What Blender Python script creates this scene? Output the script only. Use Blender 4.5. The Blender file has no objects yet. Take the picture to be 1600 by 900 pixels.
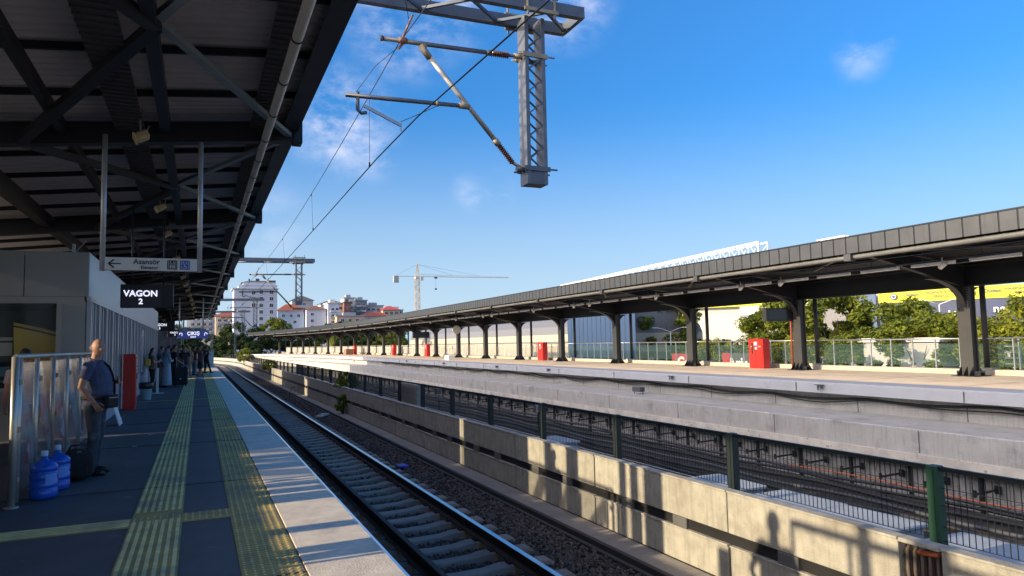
import bpy, bmesh, math, random
from mathutils import Vector, Matrix, noise as mnoise
R = math.radians
rnd = random.Random(7)
S = bpy.context.scene
COL = S.collection

# ------------------------------------------------------------------ camera
FPX, YAW, PIT, ROL, EYE = 1100.0, R(24.03), R(4.352), R(1.2), 1.62
fw = Vector((math.sin(YAW)*math.cos(PIT), math.cos(YAW)*math.cos(PIT), math.sin(PIT)))
rt = Vector((math.cos(YAW), -math.sin(YAW), 0)); up = rt.cross(fw)
rt2 = rt*math.cos(ROL) - up*math.sin(ROL); up2 = up*math.cos(ROL) + rt*math.sin(ROL)
cd = bpy.data.cameras.new('camera'); cam = bpy.data.objects.new('camera', cd); COL.objects.link(cam)
cd.sensor_width = 36; cd.lens = FPX/1600*36; cd.clip_start = .05; cd.clip_end = 5000
M4 = Matrix((rt2, up2, -fw)).transposed().to_4x4(); M4.translation = Vector((0, 0, EYE))
cam.matrix_world = M4; S.camera = cam

# ------------------------------------------------------------------ sky and sun
SUN_EL, SUN_AZ = R(16.4), R(-91.0)          # azimuth measured from +Y, clockwise
SUN_DIR = Vector((math.sin(SUN_AZ)*math.cos(SUN_EL), math.cos(SUN_AZ)*math.cos(SUN_EL), math.sin(SUN_EL)))
W = bpy.data.worlds.new('World'); S.world = W; W.use_nodes = True
wn = W.node_tree.nodes; wl = W.node_tree.links; wn.clear()
wo = wn.new('ShaderNodeOutputWorld'); bg = wn.new('ShaderNodeBackground')
sky = wn.new('ShaderNodeTexSky'); sky.sky_type = 'NISHITA'; sky.sun_disc = False
sky.sun_elevation = SUN_EL; sky.sun_rotation = SUN_AZ; sky.air_density = 1.0; sky.dust_density = 0.35; sky.ozone_density = 3.0
bg.inputs['Strength'].default_value = 0.12
tc = wn.new('ShaderNodeTexCoord')
hs = wn.new('ShaderNodeHueSaturation'); hs.inputs['Saturation'].default_value = 1.0
wl.new(sky.outputs[0], hs.inputs['Color'])
nz = wn.new('ShaderNodeTexNoise'); nz.inputs['Scale'].default_value = 12; nz.inputs['Detail'].default_value = 7; nz.inputs['Roughness'].default_value = .62
mp = wn.new('ShaderNodeMapping'); mp.inputs['Scale'].default_value = (1, 1, 1.7)
wl.new(tc.outputs['Generated'], mp.inputs[0]); wl.new(mp.outputs[0], nz.inputs['Vector'])
acc = None
def pxdir(x, y):
    return (fw + rt2*((x-800)/FPX) + up2*((450-y)/FPX)).normalized()
for (px, py, size, w) in ((535, 190, .075, .78), (505, 165, .045, .6), (575, 235, .045, .5), (630, 35, .08, .6), (700, 15, .06, .55), (880, -5, .07, .7),
                          (1345, 88, .034, .34), (1375, 62, .022, .3), (735, 303, .03, .32), (775, 298, .03, .4), (410, 350, .07, .2), (520, 120, .03, .35)):
    d = pxdir(px, py)
    vd = wn.new('ShaderNodeVectorMath'); vd.operation = 'DISTANCE'
    nr = wn.new('ShaderNodeVectorMath'); nr.operation = 'NORMALIZE'; wl.new(tc.outputs['Generated'], nr.inputs[0])
    vd.inputs[1].default_value = d; wl.new(nr.outputs[0], vd.inputs[0])
    mr = wn.new('ShaderNodeMapRange'); mr.interpolation_type = 'SMOOTHSTEP'
    mr.inputs['From Min'].default_value = 0; mr.inputs['From Max'].default_value = size*1.25; mr.inputs['To Min'].default_value = w; mr.inputs['To Max'].default_value = 0
    wl.new(vd.outputs['Value'], mr.inputs['Value'])
    if acc is None: acc = mr.outputs[0]
    else:
        mx = wn.new('ShaderNodeMath'); mx.operation = 'MAXIMUM'; wl.new(acc, mx.inputs[0]); wl.new(mr.outputs[0], mx.inputs[1]); acc = mx.outputs[0]
nr2 = wn.new('ShaderNodeMapRange'); nr2.inputs['From Min'].default_value = .36; nr2.inputs['From Max'].default_value = .72; nr2.interpolation_type = 'SMOOTHSTEP'
wl.new(nz.outputs['Fac'], nr2.inputs['Value'])
mm = wn.new('ShaderNodeMath'); mm.operation = 'MULTIPLY'; wl.new(acc, mm.inputs[0]); wl.new(nr2.outputs[0], mm.inputs[1])
mixc = wn.new('ShaderNodeMix'); mixc.data_type = 'RGBA'
mixc.inputs['B'].default_value = (7.2, 7.0, 7.6, 1)
wl.new(mm.outputs[0], mixc.inputs['Factor']); tint = wn.new('ShaderNodeMix'); tint.data_type = 'RGBA'; tint.blend_type = 'MULTIPLY'; tint.inputs['Factor'].default_value = 1; tint.inputs['B'].default_value = (.40, 1.08, 1.62, 1)
wl.new(hs.outputs[0], tint.inputs['A']); 
sx_ = wn.new('ShaderNodeSeparateXYZ'); wl.new(tc.outputs['Generated'], sx_.inputs[0])
hzm = wn.new('ShaderNodeMapRange'); hzm.interpolation_type = 'SMOOTHSTEP'; hzm.inputs['From Min'].default_value = -.02; hzm.inputs['From Max'].default_value = .34; hzm.inputs['To Min'].default_value = .85; hzm.inputs['To Max'].default_value = 0
wl.new(sx_.outputs['Z'], hzm.inputs['Value'])
pale = wn.new('ShaderNodeMix'); pale.data_type = 'RGBA'; pale.inputs['B'].default_value = (3.9, 4.7, 5.6, 1)
dk = wn.new('ShaderNodeMapRange'); dk.inputs['From Min'].default_value = .12; dk.inputs['From Max'].default_value = .50; dk.inputs['To Min'].default_value = .68; dk.inputs['To Max'].default_value = 1.0; wl.new(sx_.outputs['Z'], dk.inputs['Value'])
dkv = wn.new('ShaderNodeVectorMath'); dkv.operation = 'SCALE'; wl.new(tint.outputs['Result'], dkv.inputs[0]); wl.new(dk.outputs[0], dkv.inputs['Scale'])
wl.new(hzm.outputs[0], pale.inputs['Factor']); wl.new(dkv.outputs[0], pale.inputs['A']); wl.new(pale.outputs['Result'], mixc.inputs['A'])
# wide warm glow added round the low sun to fill the shade
vs = wn.new('ShaderNodeVectorMath'); vs.operation = 'DISTANCE'; ns = wn.new('ShaderNodeVectorMath'); ns.operation = 'NORMALIZE'; wl.new(tc.outputs['Generated'], ns.inputs[0]); wl.new(ns.outputs[0], vs.inputs[0]); vs.inputs[1].default_value = SUN_DIR
au = wn.new('ShaderNodeMapRange'); au.interpolation_type = 'SMOOTHSTEP'; au.inputs['From Min'].default_value = .05; au.inputs['From Max'].default_value = 1.35; au.inputs['To Min'].default_value = 1; au.inputs['To Max'].default_value = 0
wl.new(vs.outputs['Value'], au.inputs['Value'])
aum = wn.new('ShaderNodeMix'); aum.data_type = 'RGBA'; aum.blend_type = 'ADD'; aum.inputs['B'].default_value = (25, 20, 15.5, 1)
wl.new(au.outputs[0], aum.inputs['Factor']); wl.new(mixc.outputs['Result'], aum.inputs['A'])
wl.new(aum.outputs['Result'], bg.inputs['Color']); wl.new(bg.outputs[0], wo.inputs[0])
sl = bpy.data.lights.new('sun', 'SUN'); sl.energy = 4.5; sl.angle = R(.55); sl.color = (1, .82, .54)
so = bpy.data.objects.new('sun', sl); COL.objects.link(so); so.rotation_euler = SUN_DIR.to_track_quat('Z', 'Y').to_euler(); so.location = (-30, 0, 30)
S.view_settings.view_transform = 'Standard'; S.view_settings.look = 'None'; S.view_settings.exposure = 0.50; S.view_settings.gamma = 1
S.render.engine = 'CYCLES'

# ------------------------------------------------------------------ materials
MATS = {}
def mat(name, col, rough=.7, metal=0., var=.15, scale=3., bump=0., bscale=40., spec=.5, stain=None, coords='Object', alpha=None, emit=None, trans=0., streak=0., island=0., objvar=0.):
    if name in MATS: return MATS[name]
    m = bpy.data.materials.new(name); m.use_nodes = True; MATS[name] = m
    n = m.node_tree.nodes; l = m.node_tree.links; p = n['Principled BSDF']
    p.inputs['Roughness'].default_value = rough; p.inputs['Metallic'].default_value = metal
    p.inputs['Specular IOR Level'].default_value = spec
    t = n.new('ShaderNodeTexCoord'); co = t.outputs[coords if coords != 'World' else 'Object']
    geo = n.new('ShaderNodeNewGeometry')
    if coords == 'World': co = geo.outputs['Position']
    base = None
    a = n.new('ShaderNodeTexNoise'); a.inputs['Scale'].default_value = scale; a.inputs['Detail'].default_value = 8; a.inputs['Roughness'].default_value = .62
    l.new(co, a.inputs['Vector'])
    r = n.new('ShaderNodeValToRGB'); e = r.color_ramp.elements
    e[0].position = .3; e[1].position = .72
    e[0].color = [c*(1-var) for c in col[:3]]+[1]; e[1].color = [min(1, c*(1+var)) for c in col[:3]]+[1]
    l.new(a.outputs['Fac'], r.inputs[0]); base = r.outputs[0]
    def mixin(fac, colr, b, mode='MIX'):
        x = n.new('ShaderNodeMix'); x.data_type = 'RGBA'; x.blend_type = mode
        if hasattr(fac, 'links'): l.new(fac, x.inputs['Factor'])
        else: x.inputs['Factor'].default_value = fac
        l.new(b, x.inputs['A'])
        if hasattr(colr, 'links'): l.new(colr, x.inputs['B'])
        else: x.inputs['B'].default_value = (*colr[:3], 1)
        return x.outputs['Result']
    if stain:                                    # (colour, scale, low, high)
        b2 = n.new('ShaderNodeTexNoise'); b2.inputs['Scale'].default_value = stain[1]; b2.inputs['Detail'].default_value = 9; b2.inputs['Roughness'].default_value = .7
        l.new(co, b2.inputs['Vector'])
        mr = n.new('ShaderNodeMapRange'); mr.inputs['From Min'].default_value = stain[2]; mr.inputs['From Max'].default_value = stain[3]
        l.new(b2.outputs['Fac'], mr.inputs['Value']); base = mixin(mr.outputs[0], stain[0], base)
    if streak:
        mpn = n.new('ShaderNodeMapping'); mpn.inputs['Scale'].default_value = (6, 6, .5); l.new(co, mpn.inputs[0])
        b3 = n.new('ShaderNodeTexNoise'); b3.inputs['Scale'].default_value = 2.5; b3.inputs['Detail'].default_value = 6; l.new(mpn.outputs[0], b3.inputs['Vector'])
        mr = n.new('ShaderNodeMapRange'); mr.inputs['From Min'].default_value = .5; mr.inputs['From Max'].default_value = .75; mr.inputs['To Max'].default_value = streak
        l.new(b3.outputs['Fac'], mr.inputs['Value']); base = mixin(mr.outputs[0], [c*.35 for c in col[:3]], base)
    if objvar:
        oi = n.new('ShaderNodeObjectInfo'); mr = n.new('ShaderNodeMapRange'); mr.inputs['To Min'].default_value = 1-objvar; mr.inputs['To Max'].default_value = 1+objvar; l.new(oi.outputs['Random'], mr.inputs['Value'])
        cb = n.new('ShaderNodeCombineColor')
        for i in range(3): l.new(mr.outputs[0], cb.inputs[i])
        base = mixin(1.0, cb.outputs[0], base, 'MULTIPLY')
    if island:
        mr = n.new('ShaderNodeMapRange'); mr.inputs['To Min'].default_value = 1-island; mr.inputs['To Max'].default_value = 1+island
        l.new(geo.outputs['Random Per Island'], mr.inputs['Value'])
        cb = n.new('ShaderNodeCombineColor'); 
        for i in range(3): l.new(mr.outputs[0], cb.inputs[i])
        base = mixin(1.0, cb.outputs[0], base, 'MULTIPLY')
    l.new(base, p.inputs['Base Color'])
    rr = n.new('ShaderNodeMapRange'); rr.inputs['To Min'].default_value = max(.03, rough-.12); rr.inputs['To Max'].default_value = min(1, rough+.12)
    l.new(a.outputs['Fac'], rr.inputs['Value']); l.new(rr.outputs[0], p.inputs['Roughness'])
    if bump:
        b = n.new('ShaderNodeTexNoise'); b.inputs['Scale'].default_value = bscale; b.inputs['Detail'].default_value = 6; l.new(co, b.inputs['Vector'])
        bn = n.new('ShaderNodeBump'); bn.inputs['Strength'].default_value = bump; bn.inputs['Distance'].default_value = .02
        l.new(b.outputs['Fac'], bn.inputs['Height']); l.new(bn.outputs[0], p.inputs['Normal'])
    if emit: p.inputs['Emission Color'].default_value = (*emit[0], 1); p.inputs['Emission Strength'].default_value = emit[1]
    if trans: p.inputs['Transmission Weight'].default_value = trans
    if alpha is not None:
        tr = n.new('ShaderNodeBsdfTransparent'); mxs = n.new('ShaderNodeMixShader'); mxs.inputs[0].default_value = alpha
        l.new(tr.outputs[0], mxs.inputs[1]); l.new(p.outputs[0], mxs.inputs[2]); l.new(mxs.outputs[0], n['Material Output'].inputs[0])
    return m
def leafmat(name, c1, c2, sat=.35):
    m = bpy.data.materials.new(name); m.use_nodes = True; n = m.node_tree.nodes; l = m.node_tree.links; p = n['Principled BSDF']
    g = n.new('ShaderNodeNewGeometry'); r = n.new('ShaderNodeValToRGB'); r.color_ramp.elements[0].color = (*c1, 1); r.color_ramp.elements[1].color = (*c2, 1)
    no = n.new('ShaderNodeTexNoise'); no.inputs['Scale'].default_value = .8; no.inputs['Detail'].default_value = 3; l.new(g.outputs['Position'], no.inputs['Vector'])
    ad = n.new('ShaderNodeMath'); ad.operation = 'MULTIPLY_ADD'; l.new(g.outputs['Random Per Island'], ad.inputs[0]); ad.inputs[1].default_value = .5
    sb = n.new('ShaderNodeMath'); sb.operation = 'MULTIPLY_ADD'; l.new(no.outputs['Fac'], sb.inputs[0]); sb.inputs[1].default_value = 1.6; sb.inputs[2].default_value = -.55
    l.new(sb.outputs[0], ad.inputs[2]); l.new(ad.outputs[0], r.inputs[0]); l.new(r.outputs[0], p.inputs['Base Color']); p.inputs['Roughness'].default_value = .6; p.inputs['Specular IOR Level'].default_value = .25
    tl = n.new('ShaderNodeBsdfTranslucent'); l.new(r.outputs[0], tl.inputs[0]); mx = n.new('ShaderNodeMixShader'); mx.inputs[0].default_value = .35
    l.new(p.outputs[0], mx.inputs[1]); l.new(tl.outputs[0], mx.inputs[2]); l.new(mx.outputs[0], n['Material Output'].inputs[0]); return m

asphalt = mat('platform_asphalt', (.098, .10, .112), .6, var=.30, scale=1.6, bump=.25, bscale=120, coords='World', stain=((.17, .165, .165), 3.4, .60, .70))
granite = mat('edge_slabs', (.84, .73, .60), .6, var=.18, scale=4, bump=.3, bscale=70, coords='World', stain=((.60, .52, .43), 2.2, .52, .72))
tact_b = mat('tactile_ribs', (.95, .76, .36), .6, var=.22, scale=3.5, coords='World', stain=((.40, .38, .27), 1.6, .48, .68))
tact = mat('tactile_yellow', (.50, .37, .12), .65, var=.28, scale=3.5, bump=.15, coords='World', stain=((.22, .21, .15), 1.6, .48, .68))
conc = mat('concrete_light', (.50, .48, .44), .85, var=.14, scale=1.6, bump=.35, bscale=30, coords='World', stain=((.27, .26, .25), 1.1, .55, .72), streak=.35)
conc_w = mat('concrete_panel', (.40, .378, .325), .85, objvar=.10, var=.22, scale=5, bump=.5, bscale=60, coords='World', stain=((.27, .24, .20), 1.3, .52, .72), streak=.4)
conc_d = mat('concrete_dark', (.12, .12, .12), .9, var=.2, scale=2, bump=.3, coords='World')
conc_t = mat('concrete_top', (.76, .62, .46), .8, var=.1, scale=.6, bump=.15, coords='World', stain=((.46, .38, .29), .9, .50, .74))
paintw = mat('painted_slab', (.50, .50, .50), .6, var=.08, scale=.8, coords='World', stain=((.4, .4, .42), .9, .55, .75))
ballast = mat('ballast_rock', (.075, .068, .064), .95, var=.35, scale=14, bump=1., bscale=26, coords='World')
stone = mat('stone', (.115, .092, .078), .92, var=.3, scale=30, bump=.3, bscale=60, coords='World', island=.55)
sleepm = mat('sleeper_concrete', (.30, .265, .225), .9, objvar=.15, var=.18, scale=6, bump=.4, bscale=50, coords='World', stain=((.30, .25, .21), 3, .52, .72))
rust = mat('rail_rust', (.060, .040, .032), .75, metal=.2, var=.3, scale=8, coords='World')
railtop = mat('rail_polished', (.62, .64, .68), .22, metal=1, var=.05, scale=10, coords='World')
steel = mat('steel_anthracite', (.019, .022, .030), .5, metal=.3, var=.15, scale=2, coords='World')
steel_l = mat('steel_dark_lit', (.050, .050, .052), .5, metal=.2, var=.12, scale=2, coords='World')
fascm = mat('fascia_metal', (.085, .088, .092), .45, metal=.5, var=.12, scale=1.5, coords='World', streak=.2)
fasdark = mat('fascia_dark', (.028, .031, .042), .45, metal=.2, var=.1, coords='World')
sheet = mat('roof_sheet', (.52, .49, .52), .6, metal=.2, var=.15, scale=.8, coords='World')
pipe = mat('pipe_white', (.50, .49, .46), .5, var=.08, coords='World')
lightm = mat('tube_casing', (.90, .89, .86), .5, var=.05)
galv = mat('galvanised', (.16, .17, .185), .45, metal=.55, var=.18, scale=5, coords='World')
galv_b = mat('galvanised_blue', (.12, .14, .17), .5, metal=.4, var=.15, scale=4, coords='World')
alum = mat('aluminium', (.42, .44, .47), .38, metal=.6, var=.08, coords='World')
insul = mat('insulator_brown', (.10, .050, .038), .3, var=.1)
brass = mat('fitting', (.34, .28, .20), .5, metal=.5, var=.2)
wirem = mat('wire', (.05, .05, .06), .5, metal=.6, var=.05)
green = mat('green_post', (.012, .060, .034), .5, var=.1, coords='World')
mesh_dk = mat('fence_mesh', (.008, .014, .016), .5, metal=.3, var=.1)
black = mat('black_plastic', (.014, .014, .016), .45, var=.2)
blackcloth = mat('black_cloth', (.016, .016, .019), .85, var=.3, scale=20, bump=.3)
cable = mat('cable_black', (.02, .02, .022), .5, var=.2)
orange = mat('orange_pipe', (.55, .14, .04), .5)
redbox = mat('red_enamel', (.62, .022, .016), .4, var=.12, scale=2, stain=((.42, .02, .015), 2, .55, .7))
redbox_sh = redbox
redpipe = mat('red_brown_pipe', (.30, .055, .035), .55)
boothm = mat('booth_panel', (.34, .33, .32), .42, metal=.35, var=.06, scale=1, coords='World')
boothside = mat('booth_side_panel', (.40, .46, .52), .35, metal=.35, var=.05, scale=1, coords='World')  # sky reflected on the side fascia, put into its colour
plinth = mat('booth_plinth', (.33, .32, .36), .6, var=.08)
darkin = mat('dark_interior', (.018, .02, .022), .6)
yellowp = mat('reflection_yellow', (.85, .62, .10), .5, var=.05)  # colour of a window reflection, put on a board behind the glass
white = mat('white_paint', (.72, .72, .71), .5, var=.05)
signw = mat('sign_white', (.60, .61, .62), .5, var=.04)
signblk = mat('sign_black', (.012, .012, .014), .5)
signblu = mat('sign_blue', (.025, .09, .38), .5)
ledtxt = mat('led_letters', (.8, .8, .85), .5, emit=((.85, .85, 1.0), .75))
ledback = mat('led_face', (.03, .022, .04), .35, var=.2, scale=40)
ledblue = mat('led_blue_face', (.03, .05, .20), .35, emit=((.05, .08, .35), .25))
lampy = mat('lamp_cream', (.50, .40, .22), .5)
glass_c = mat('railing_glass', (.08, .15, .15), .08, spec=.6, alpha=.22, var=.08)
glass_d = mat('booth_glass', (.02, .025, .03), .05, spec=.8, alpha=.16, var=.05)
frost = mat('frosted_glass', (.16, .19, .23), .25, spec=.5, var=.35, scale=2.2, coords='World')
waterb = mat('bottle_blue', (.015, .12, .62), .12, spec=.6, alpha=.80, var=.1)
capm = mat('bottle_cap', (.45, .62, .78), .4)
skin = mat('skin', (.36, .185, .12), .55, var=.1, scale=12)
skin2 = mat('skin_light', (.52, .33, .25), .55, var=.1, scale=12)
hairm = mat('hair_dark', (.018, .013, .011), .6, var=.3, scale=40)
hairg = mat('hair_grey', (.22, .20, .19), .7, var=.3, scale=60)
def cloth(n, c): return mat('cloth_'+n, c, .88, var=.28, scale=7, bump=.6, bscale=10)
leafA = leafmat('leaves_mid', (.03, .06, .010), (.24, .27, .03))
leafB = leafmat('leaves_dark', (.012, .030, .010), (.055, .095, .022))
leafC = leafmat('leaves_bright', (.06, .10, .012), (.36, .36, .035))
barkm = mat('bark', (.12, .09, .065), .95, bump=.5, coords='World')

# printed glass: pale arcs and red patches on clear glass
def printed():
    m = bpy.data.materials.new('printed_glass'); m.use_nodes = True; n = m.node_tree.nodes; l = m.node_tree.links; p = n['Principled BSDF']
    g = n.new('ShaderNodeNewGeometry'); w = n.new('ShaderNodeTexWave'); w.wave_type = 'BANDS'; w.bands_direction = 'DIAGONAL'; w.inputs['Scale'].default_value = .55; w.inputs['Distortion'].default_value = 2.2; w.inputs['Detail'].default_value = 1.5
    l.new(g.outputs['Position'], w.inputs['Vector'])
    no = n.new('ShaderNodeTexNoise'); no.inputs['Scale'].default_value = 2.6; l.new(g.outputs['Position'], no.inputs['Vector'])
    r = n.new('ShaderNodeValToRGB'); r.color_ramp.elements[0].color = (.30, .33, .36, 1); r.color_ramp.elements[1].color = (.55, .55, .55, 1); r.color_ramp.elements[0].position = .45
    e = r.color_ramp.elements.new(.62); e.color = (.55, .035, .03, 1); e2 = r.color_ramp.elements.new(.56); e2.color = (.34, .34, .36, 1)
    r.color_ramp.elements[-1].position = .70; l.new(no.outputs['Fac'], r.inputs[0]); l.new(r.outputs[0], p.inputs['Base Color']); p.inputs['Roughness'].default_value = .12
    mr = n.new('ShaderNodeMapRange'); mr.inputs['From Min'].default_value = .55; mr.inputs['From Max'].default_value = .8; mr.inputs['To Min'].default_value = .26; mr.inputs['To Max'].default_value = .70
    l.new(w.outputs['Fac'], mr.inputs['Value'])
    tr = n.new('ShaderNodeBsdfTransparent'); mx = n.new('ShaderNodeMixShader'); l.new(mr.outputs[0], mx.inputs[0]); l.new(tr.outputs[0], mx.inputs[1]); l.new(p.outputs[0], mx.inputs[2]); l.new(mx.outputs[0], n['Material Output'].inputs[0])
    return m
printglass = printed()

# ------------------------------------------------------------------ mesh helpers
class MB:
    def __init__(s): s.v = []; s.f = []; s.sm = []; s.mi = []
    def face(s, idx, smooth=False, mi=0): s.f.append(tuple(idx)); s.sm.append(smooth); s.mi.append(mi)
    def box(s, x0, x1, y0, y1, z0, z1, mi=0, M=None):
        b = len(s.v)
        for (x, y, z) in ((x0,y0,z0),(x1,y0,z0),(x1,y1,z0),(x0,y1,z0),(x0,y0,z1),(x1,y0,z1),(x1,y1,z1),(x0,y1,z1)):
            p = Vector((x, y, z)); s.v.append(tuple(M @ p) if M else (x, y, z))
        for q in ((0,3,2,1),(4,5,6,7),(0,1,5,4),(1,2,6,5),(2,3,7,6),(3,0,4,7)): s.face([b+i for i in q], False, mi)
        return s
    def cbox(s, x0, x1, y0, y1, z0, z1, c=.01, mi=0, M=None):       # chamfered box
        bm = bmesh.new(); bmesh.ops.create_cube(bm, size=1)
        for v in bm.verts: v.co = Vector(((x0+x1)/2+v.co.x*(x1-x0), (y0+y1)/2+v.co.y*(y1-y0), (z0+z1)/2+v.co.z*(z1-z0)))
        c = min(c, .45*min(abs(x1-x0), abs(y1-y0), abs(z1-z0)))
        bmesh.ops.bevel(bm, geom=bm.edges[:], offset=c, segments=1, affect='EDGES')
        s.addbm(bm, M, mi=mi); return s
    def addbm(s, bm, M=None, smooth=False, mi=0):
        b = len(s.v); bm.verts.index_update()
        for v in bm.verts: s.v.append(tuple(M @ v.co) if M else tuple(v.co))
        for f in bm.faces: s.face([b+v.index for v in f.verts], smooth, mi)
        bm.free()
    def addmesh(s, me, M=None, smooth=True, mi=0):
        b = len(s.v)
        for v in me.vertices: s.v.append(tuple(M @ v.co) if M else tuple(v.co))
        for f in me.polygons: s.face([b+i for i in f.vertices], smooth, mi)
    def bar(s, p, q, w, h=None, mi=0, upv=(0, 0, 1)):               # square bar from p to q
        h = h or w; p = Vector(p); q = Vector(q); t = (q-p)
        if t.length < 1e-6: return s
        t.normalize(); u = Vector(upv)
        if abs(t.dot(u)) > .98: u = Vector((1, 0, 0))
        sd = t.cross(u).normalized(); u2 = sd.cross(t).normalized(); b = len(s.v)
        for e in (p, q):
            for (a, c) in ((-1,-1),(1,-1),(1,1),(-1,1)): s.v.append(tuple(e + sd*(a*w/2) + u2*(c*h/2)))
        for f in ((3,2,1,0),(4,5,6,7),(0,1,5,4),(1,2,6,5),(2,3,7,6),(3,0,4,7)): s.face([b+i for i in f], False, mi)
        return s
    def tube(s, pts, r, n=8, mi=0, caps=True, smooth=True, ref=None):
        pts = [Vector(p) for p in pts]; k = len(pts)
        rs = r if isinstance(r, (list, tuple)) else [r]*k
        b = len(s.v); prev = None
        for i in range(k):
            t = (pts[min(i+1, k-1)] - pts[max(i-1, 0)]).normalized()
            if ref is not None: a = Vector(ref)
            else:
                a = prev if prev is not None else (Vector((0, 0, 1)) if abs(t.z) < .9 else Vector((1, 0, 0)))
            a = (a - t*a.dot(t))
            if a.length < 1e-5: a = t.orthogonal()
            a.normalize(); prev = a; c = t.cross(a)
            rr = rs[i]; ra, rc = rr if isinstance(rr, tuple) else (rr, rr)
            for j in range(n):
                an = 2*math.pi*j/n; s.v.append(tuple(pts[i] + a*(math.cos(an)*ra) + c*(math.sin(an)*rc)))
        for i in range(k-1):
            for j in range(n):
                j2 = (j+1) % n; s.face((b+i*n+j, b+i*n+j2, b+(i+1)*n+j2, b+(i+1)*n+j), smooth, mi)
        if caps:
            s.face([b+j for j in range(n)][::-1], False, mi); s.face([b+(k-1)*n+j for j in range(n)], False, mi)
        return s
    def sweep(s, prof, ys, off=lambda y: 0, mi=0, closed=True, mis=None, caps=True):   # profile (x,z) along +Y
        b = len(s.v); n = len(prof)
        for y in ys:
            o = off(y)
            for (x, z) in prof: s.v.append((x+o, y, z))
        m = n if closed else n-1
        for i in range(len(ys)-1):
            for j in range(m):
                j2 = (j+1) % n; s.face((b+i*n+j, b+(i+1)*n+j, b+(i+1)*n+j2, b+i*n+j2), False, mis[j] if mis else mi)
        if closed and caps:
            s.face([b+j for j in range(n)], False, mi); s.face([b+(len(ys)-1)*n+j for j in range(n)][::-1], False, mi)
        return s
    def lathe(s, prof, n=20, cx=0, cy=0, mi=0, M=None, smooth=True):
        b = len(s.v)
        for (r, z) in prof:
            for j in range(n):
                a = 2*math.pi*j/n; p = Vector((cx+r*math.cos(a), cy+r*math.sin(a), z)); s.v.append(tuple(M @ p) if M else tuple(p))
        for i in range(len(prof)-1):
            for j in range(n):
                j2 = (j+1) % n; s.face((b+i*n+j, b+i*n+j2, b+(i+1)*n+j2, b+(i+1)*n+j), smooth, mi)
        s.face([b+j for j in range(n)][::-1], False, mi); s.face([b+(len(prof)-1)*n+j for j in range(n)], False, mi)
        return s
    def mesh(s, name, mats):
        me = bpy.data.meshes.new(name); me.from_pydata(s.v, [], s.f)
        me.polygons.foreach_set('use_smooth', s.sm); me.polygons.foreach_set('material_index', s.mi)
        for m in (mats if isinstance(mats, (list, tuple)) else [mats]): me.materials.append(m)
        me.update(); return me
    def build(s, name, mats, parent=None, loc=None):
        o = bpy.data.objects.new(name, s.mesh(name, mats)); COL.objects.link(o)
        if parent: o.parent = parent
        if loc: o.location = loc
        return o
def tag(o, label=None, cat=None, group=None, kind=None):
    if label: o['label'] = label
    if cat: o['category'] = cat
    if group: o['group'] = group
    if kind: o['kind'] = kind
    return o
def thing(name, label, cat, loc=(0, 0, 0), rz=0, group=None):
    o = bpy.data.objects.new(name, None); COL.objects.link(o); o.location = loc; o.rotation_euler = (0, 0, rz); o.empty_display_size = .2
    return tag(o, label, cat, group)
def struct(o): o['kind'] = 'structure'; return o
def copy_tree(o, loc=None, rz=None, label=None, parent=None, group=None):
    c = o.copy(); COL.objects.link(c)
    if parent: c.parent = parent
    if loc is not None: c.location = loc
    if rz is not None: c.rotation_euler = (0, 0, rz)
    if label: c['label'] = label
    if group: c['group'] = group
    for ch in list(o.children): copy_tree(ch, parent=c)
    return c
ORD = ['first','second','third','fourth','fifth','sixth','seventh','eighth','ninth','tenth','eleventh','twelfth','thirteenth','fourteenth','fifteenth','sixteenth','seventeenth','eighteenth','nineteenth','twentieth','twenty-first','twenty-second','twenty-third','twenty-fourth']
def text_mesh(mb, txt, size, M, mi=0, depth=.002, align='CENTER', bold=0.):
    cu = bpy.data.curves.new('t', 'FONT'); cu.body = txt; cu.size = size; cu.extrude = depth; cu.align_x = align; cu.align_y = 'CENTER'; cu.offset = bold; cu.resolution_u = 3
    o = bpy.data.objects.new('t', cu); COL.objects.link(o); dg = bpy.context.evaluated_depsgraph_get(); dg.update()
    me = bpy.data.meshes.new_from_object(o.evaluated_get(dg)); mb.addmesh(me, M, smooth=False, mi=mi)
    bpy.data.objects.remove(o); bpy.data.curves.remove(cu); bpy.data.meshes.remove(me)
def facing_minus_y(x, y, z): return Matrix.Translation((x, y, z)) @ Matrix.Rotation(R(90), 4, 'X')
def facing_minus_x(x, y, z): return Matrix.Translation((x, y, z)) @ Matrix.Rotation(R(-90), 4, 'Z') @ Matrix.Rotation(R(90), 4, 'X')
def frange(a, b, st):
    out = []; v = a
    while v < b-1e-6: out.append(v); v += st
    out.append(b); return out
off = lambda y: 0 if y < 85 else -.00128*(y-85)**2             # the far platform bends left
offl = lambda y: 0 if y < 105 else -.0024*(y-105)**2           # the near track bends left further out

# ------------------------------------------------------------------ ground and platforms (the setting)
g = MB(); g.box(-900, 1200, -400, 2400, -3.6, -3.2); struct(g.build('ground', mat('earth', (.12, .11, .085), .95, var=.3, scale=.05, coords='World')))
YS = frange(-12, 100, 8)+frange(104, 190, 4)
m = MB(); m.sweep([(-11, -3.2), (1.33, -3.2), (1.33, -.18), (1.30, -.18), (1.30, 0), (-11, 0)], [-14, 108], mis=[1, 1, 1, 1, 0, 1]); struct(m.build('near_platform', [asphalt, conc_d]))
m = MB()
for i in range(0, 122): y = -14+i; m.cbox(.735, 1.345, y+.004, y+.996, -.002, .010, .003)
struct(m.build('platform_edge_slabs', granite))
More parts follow.
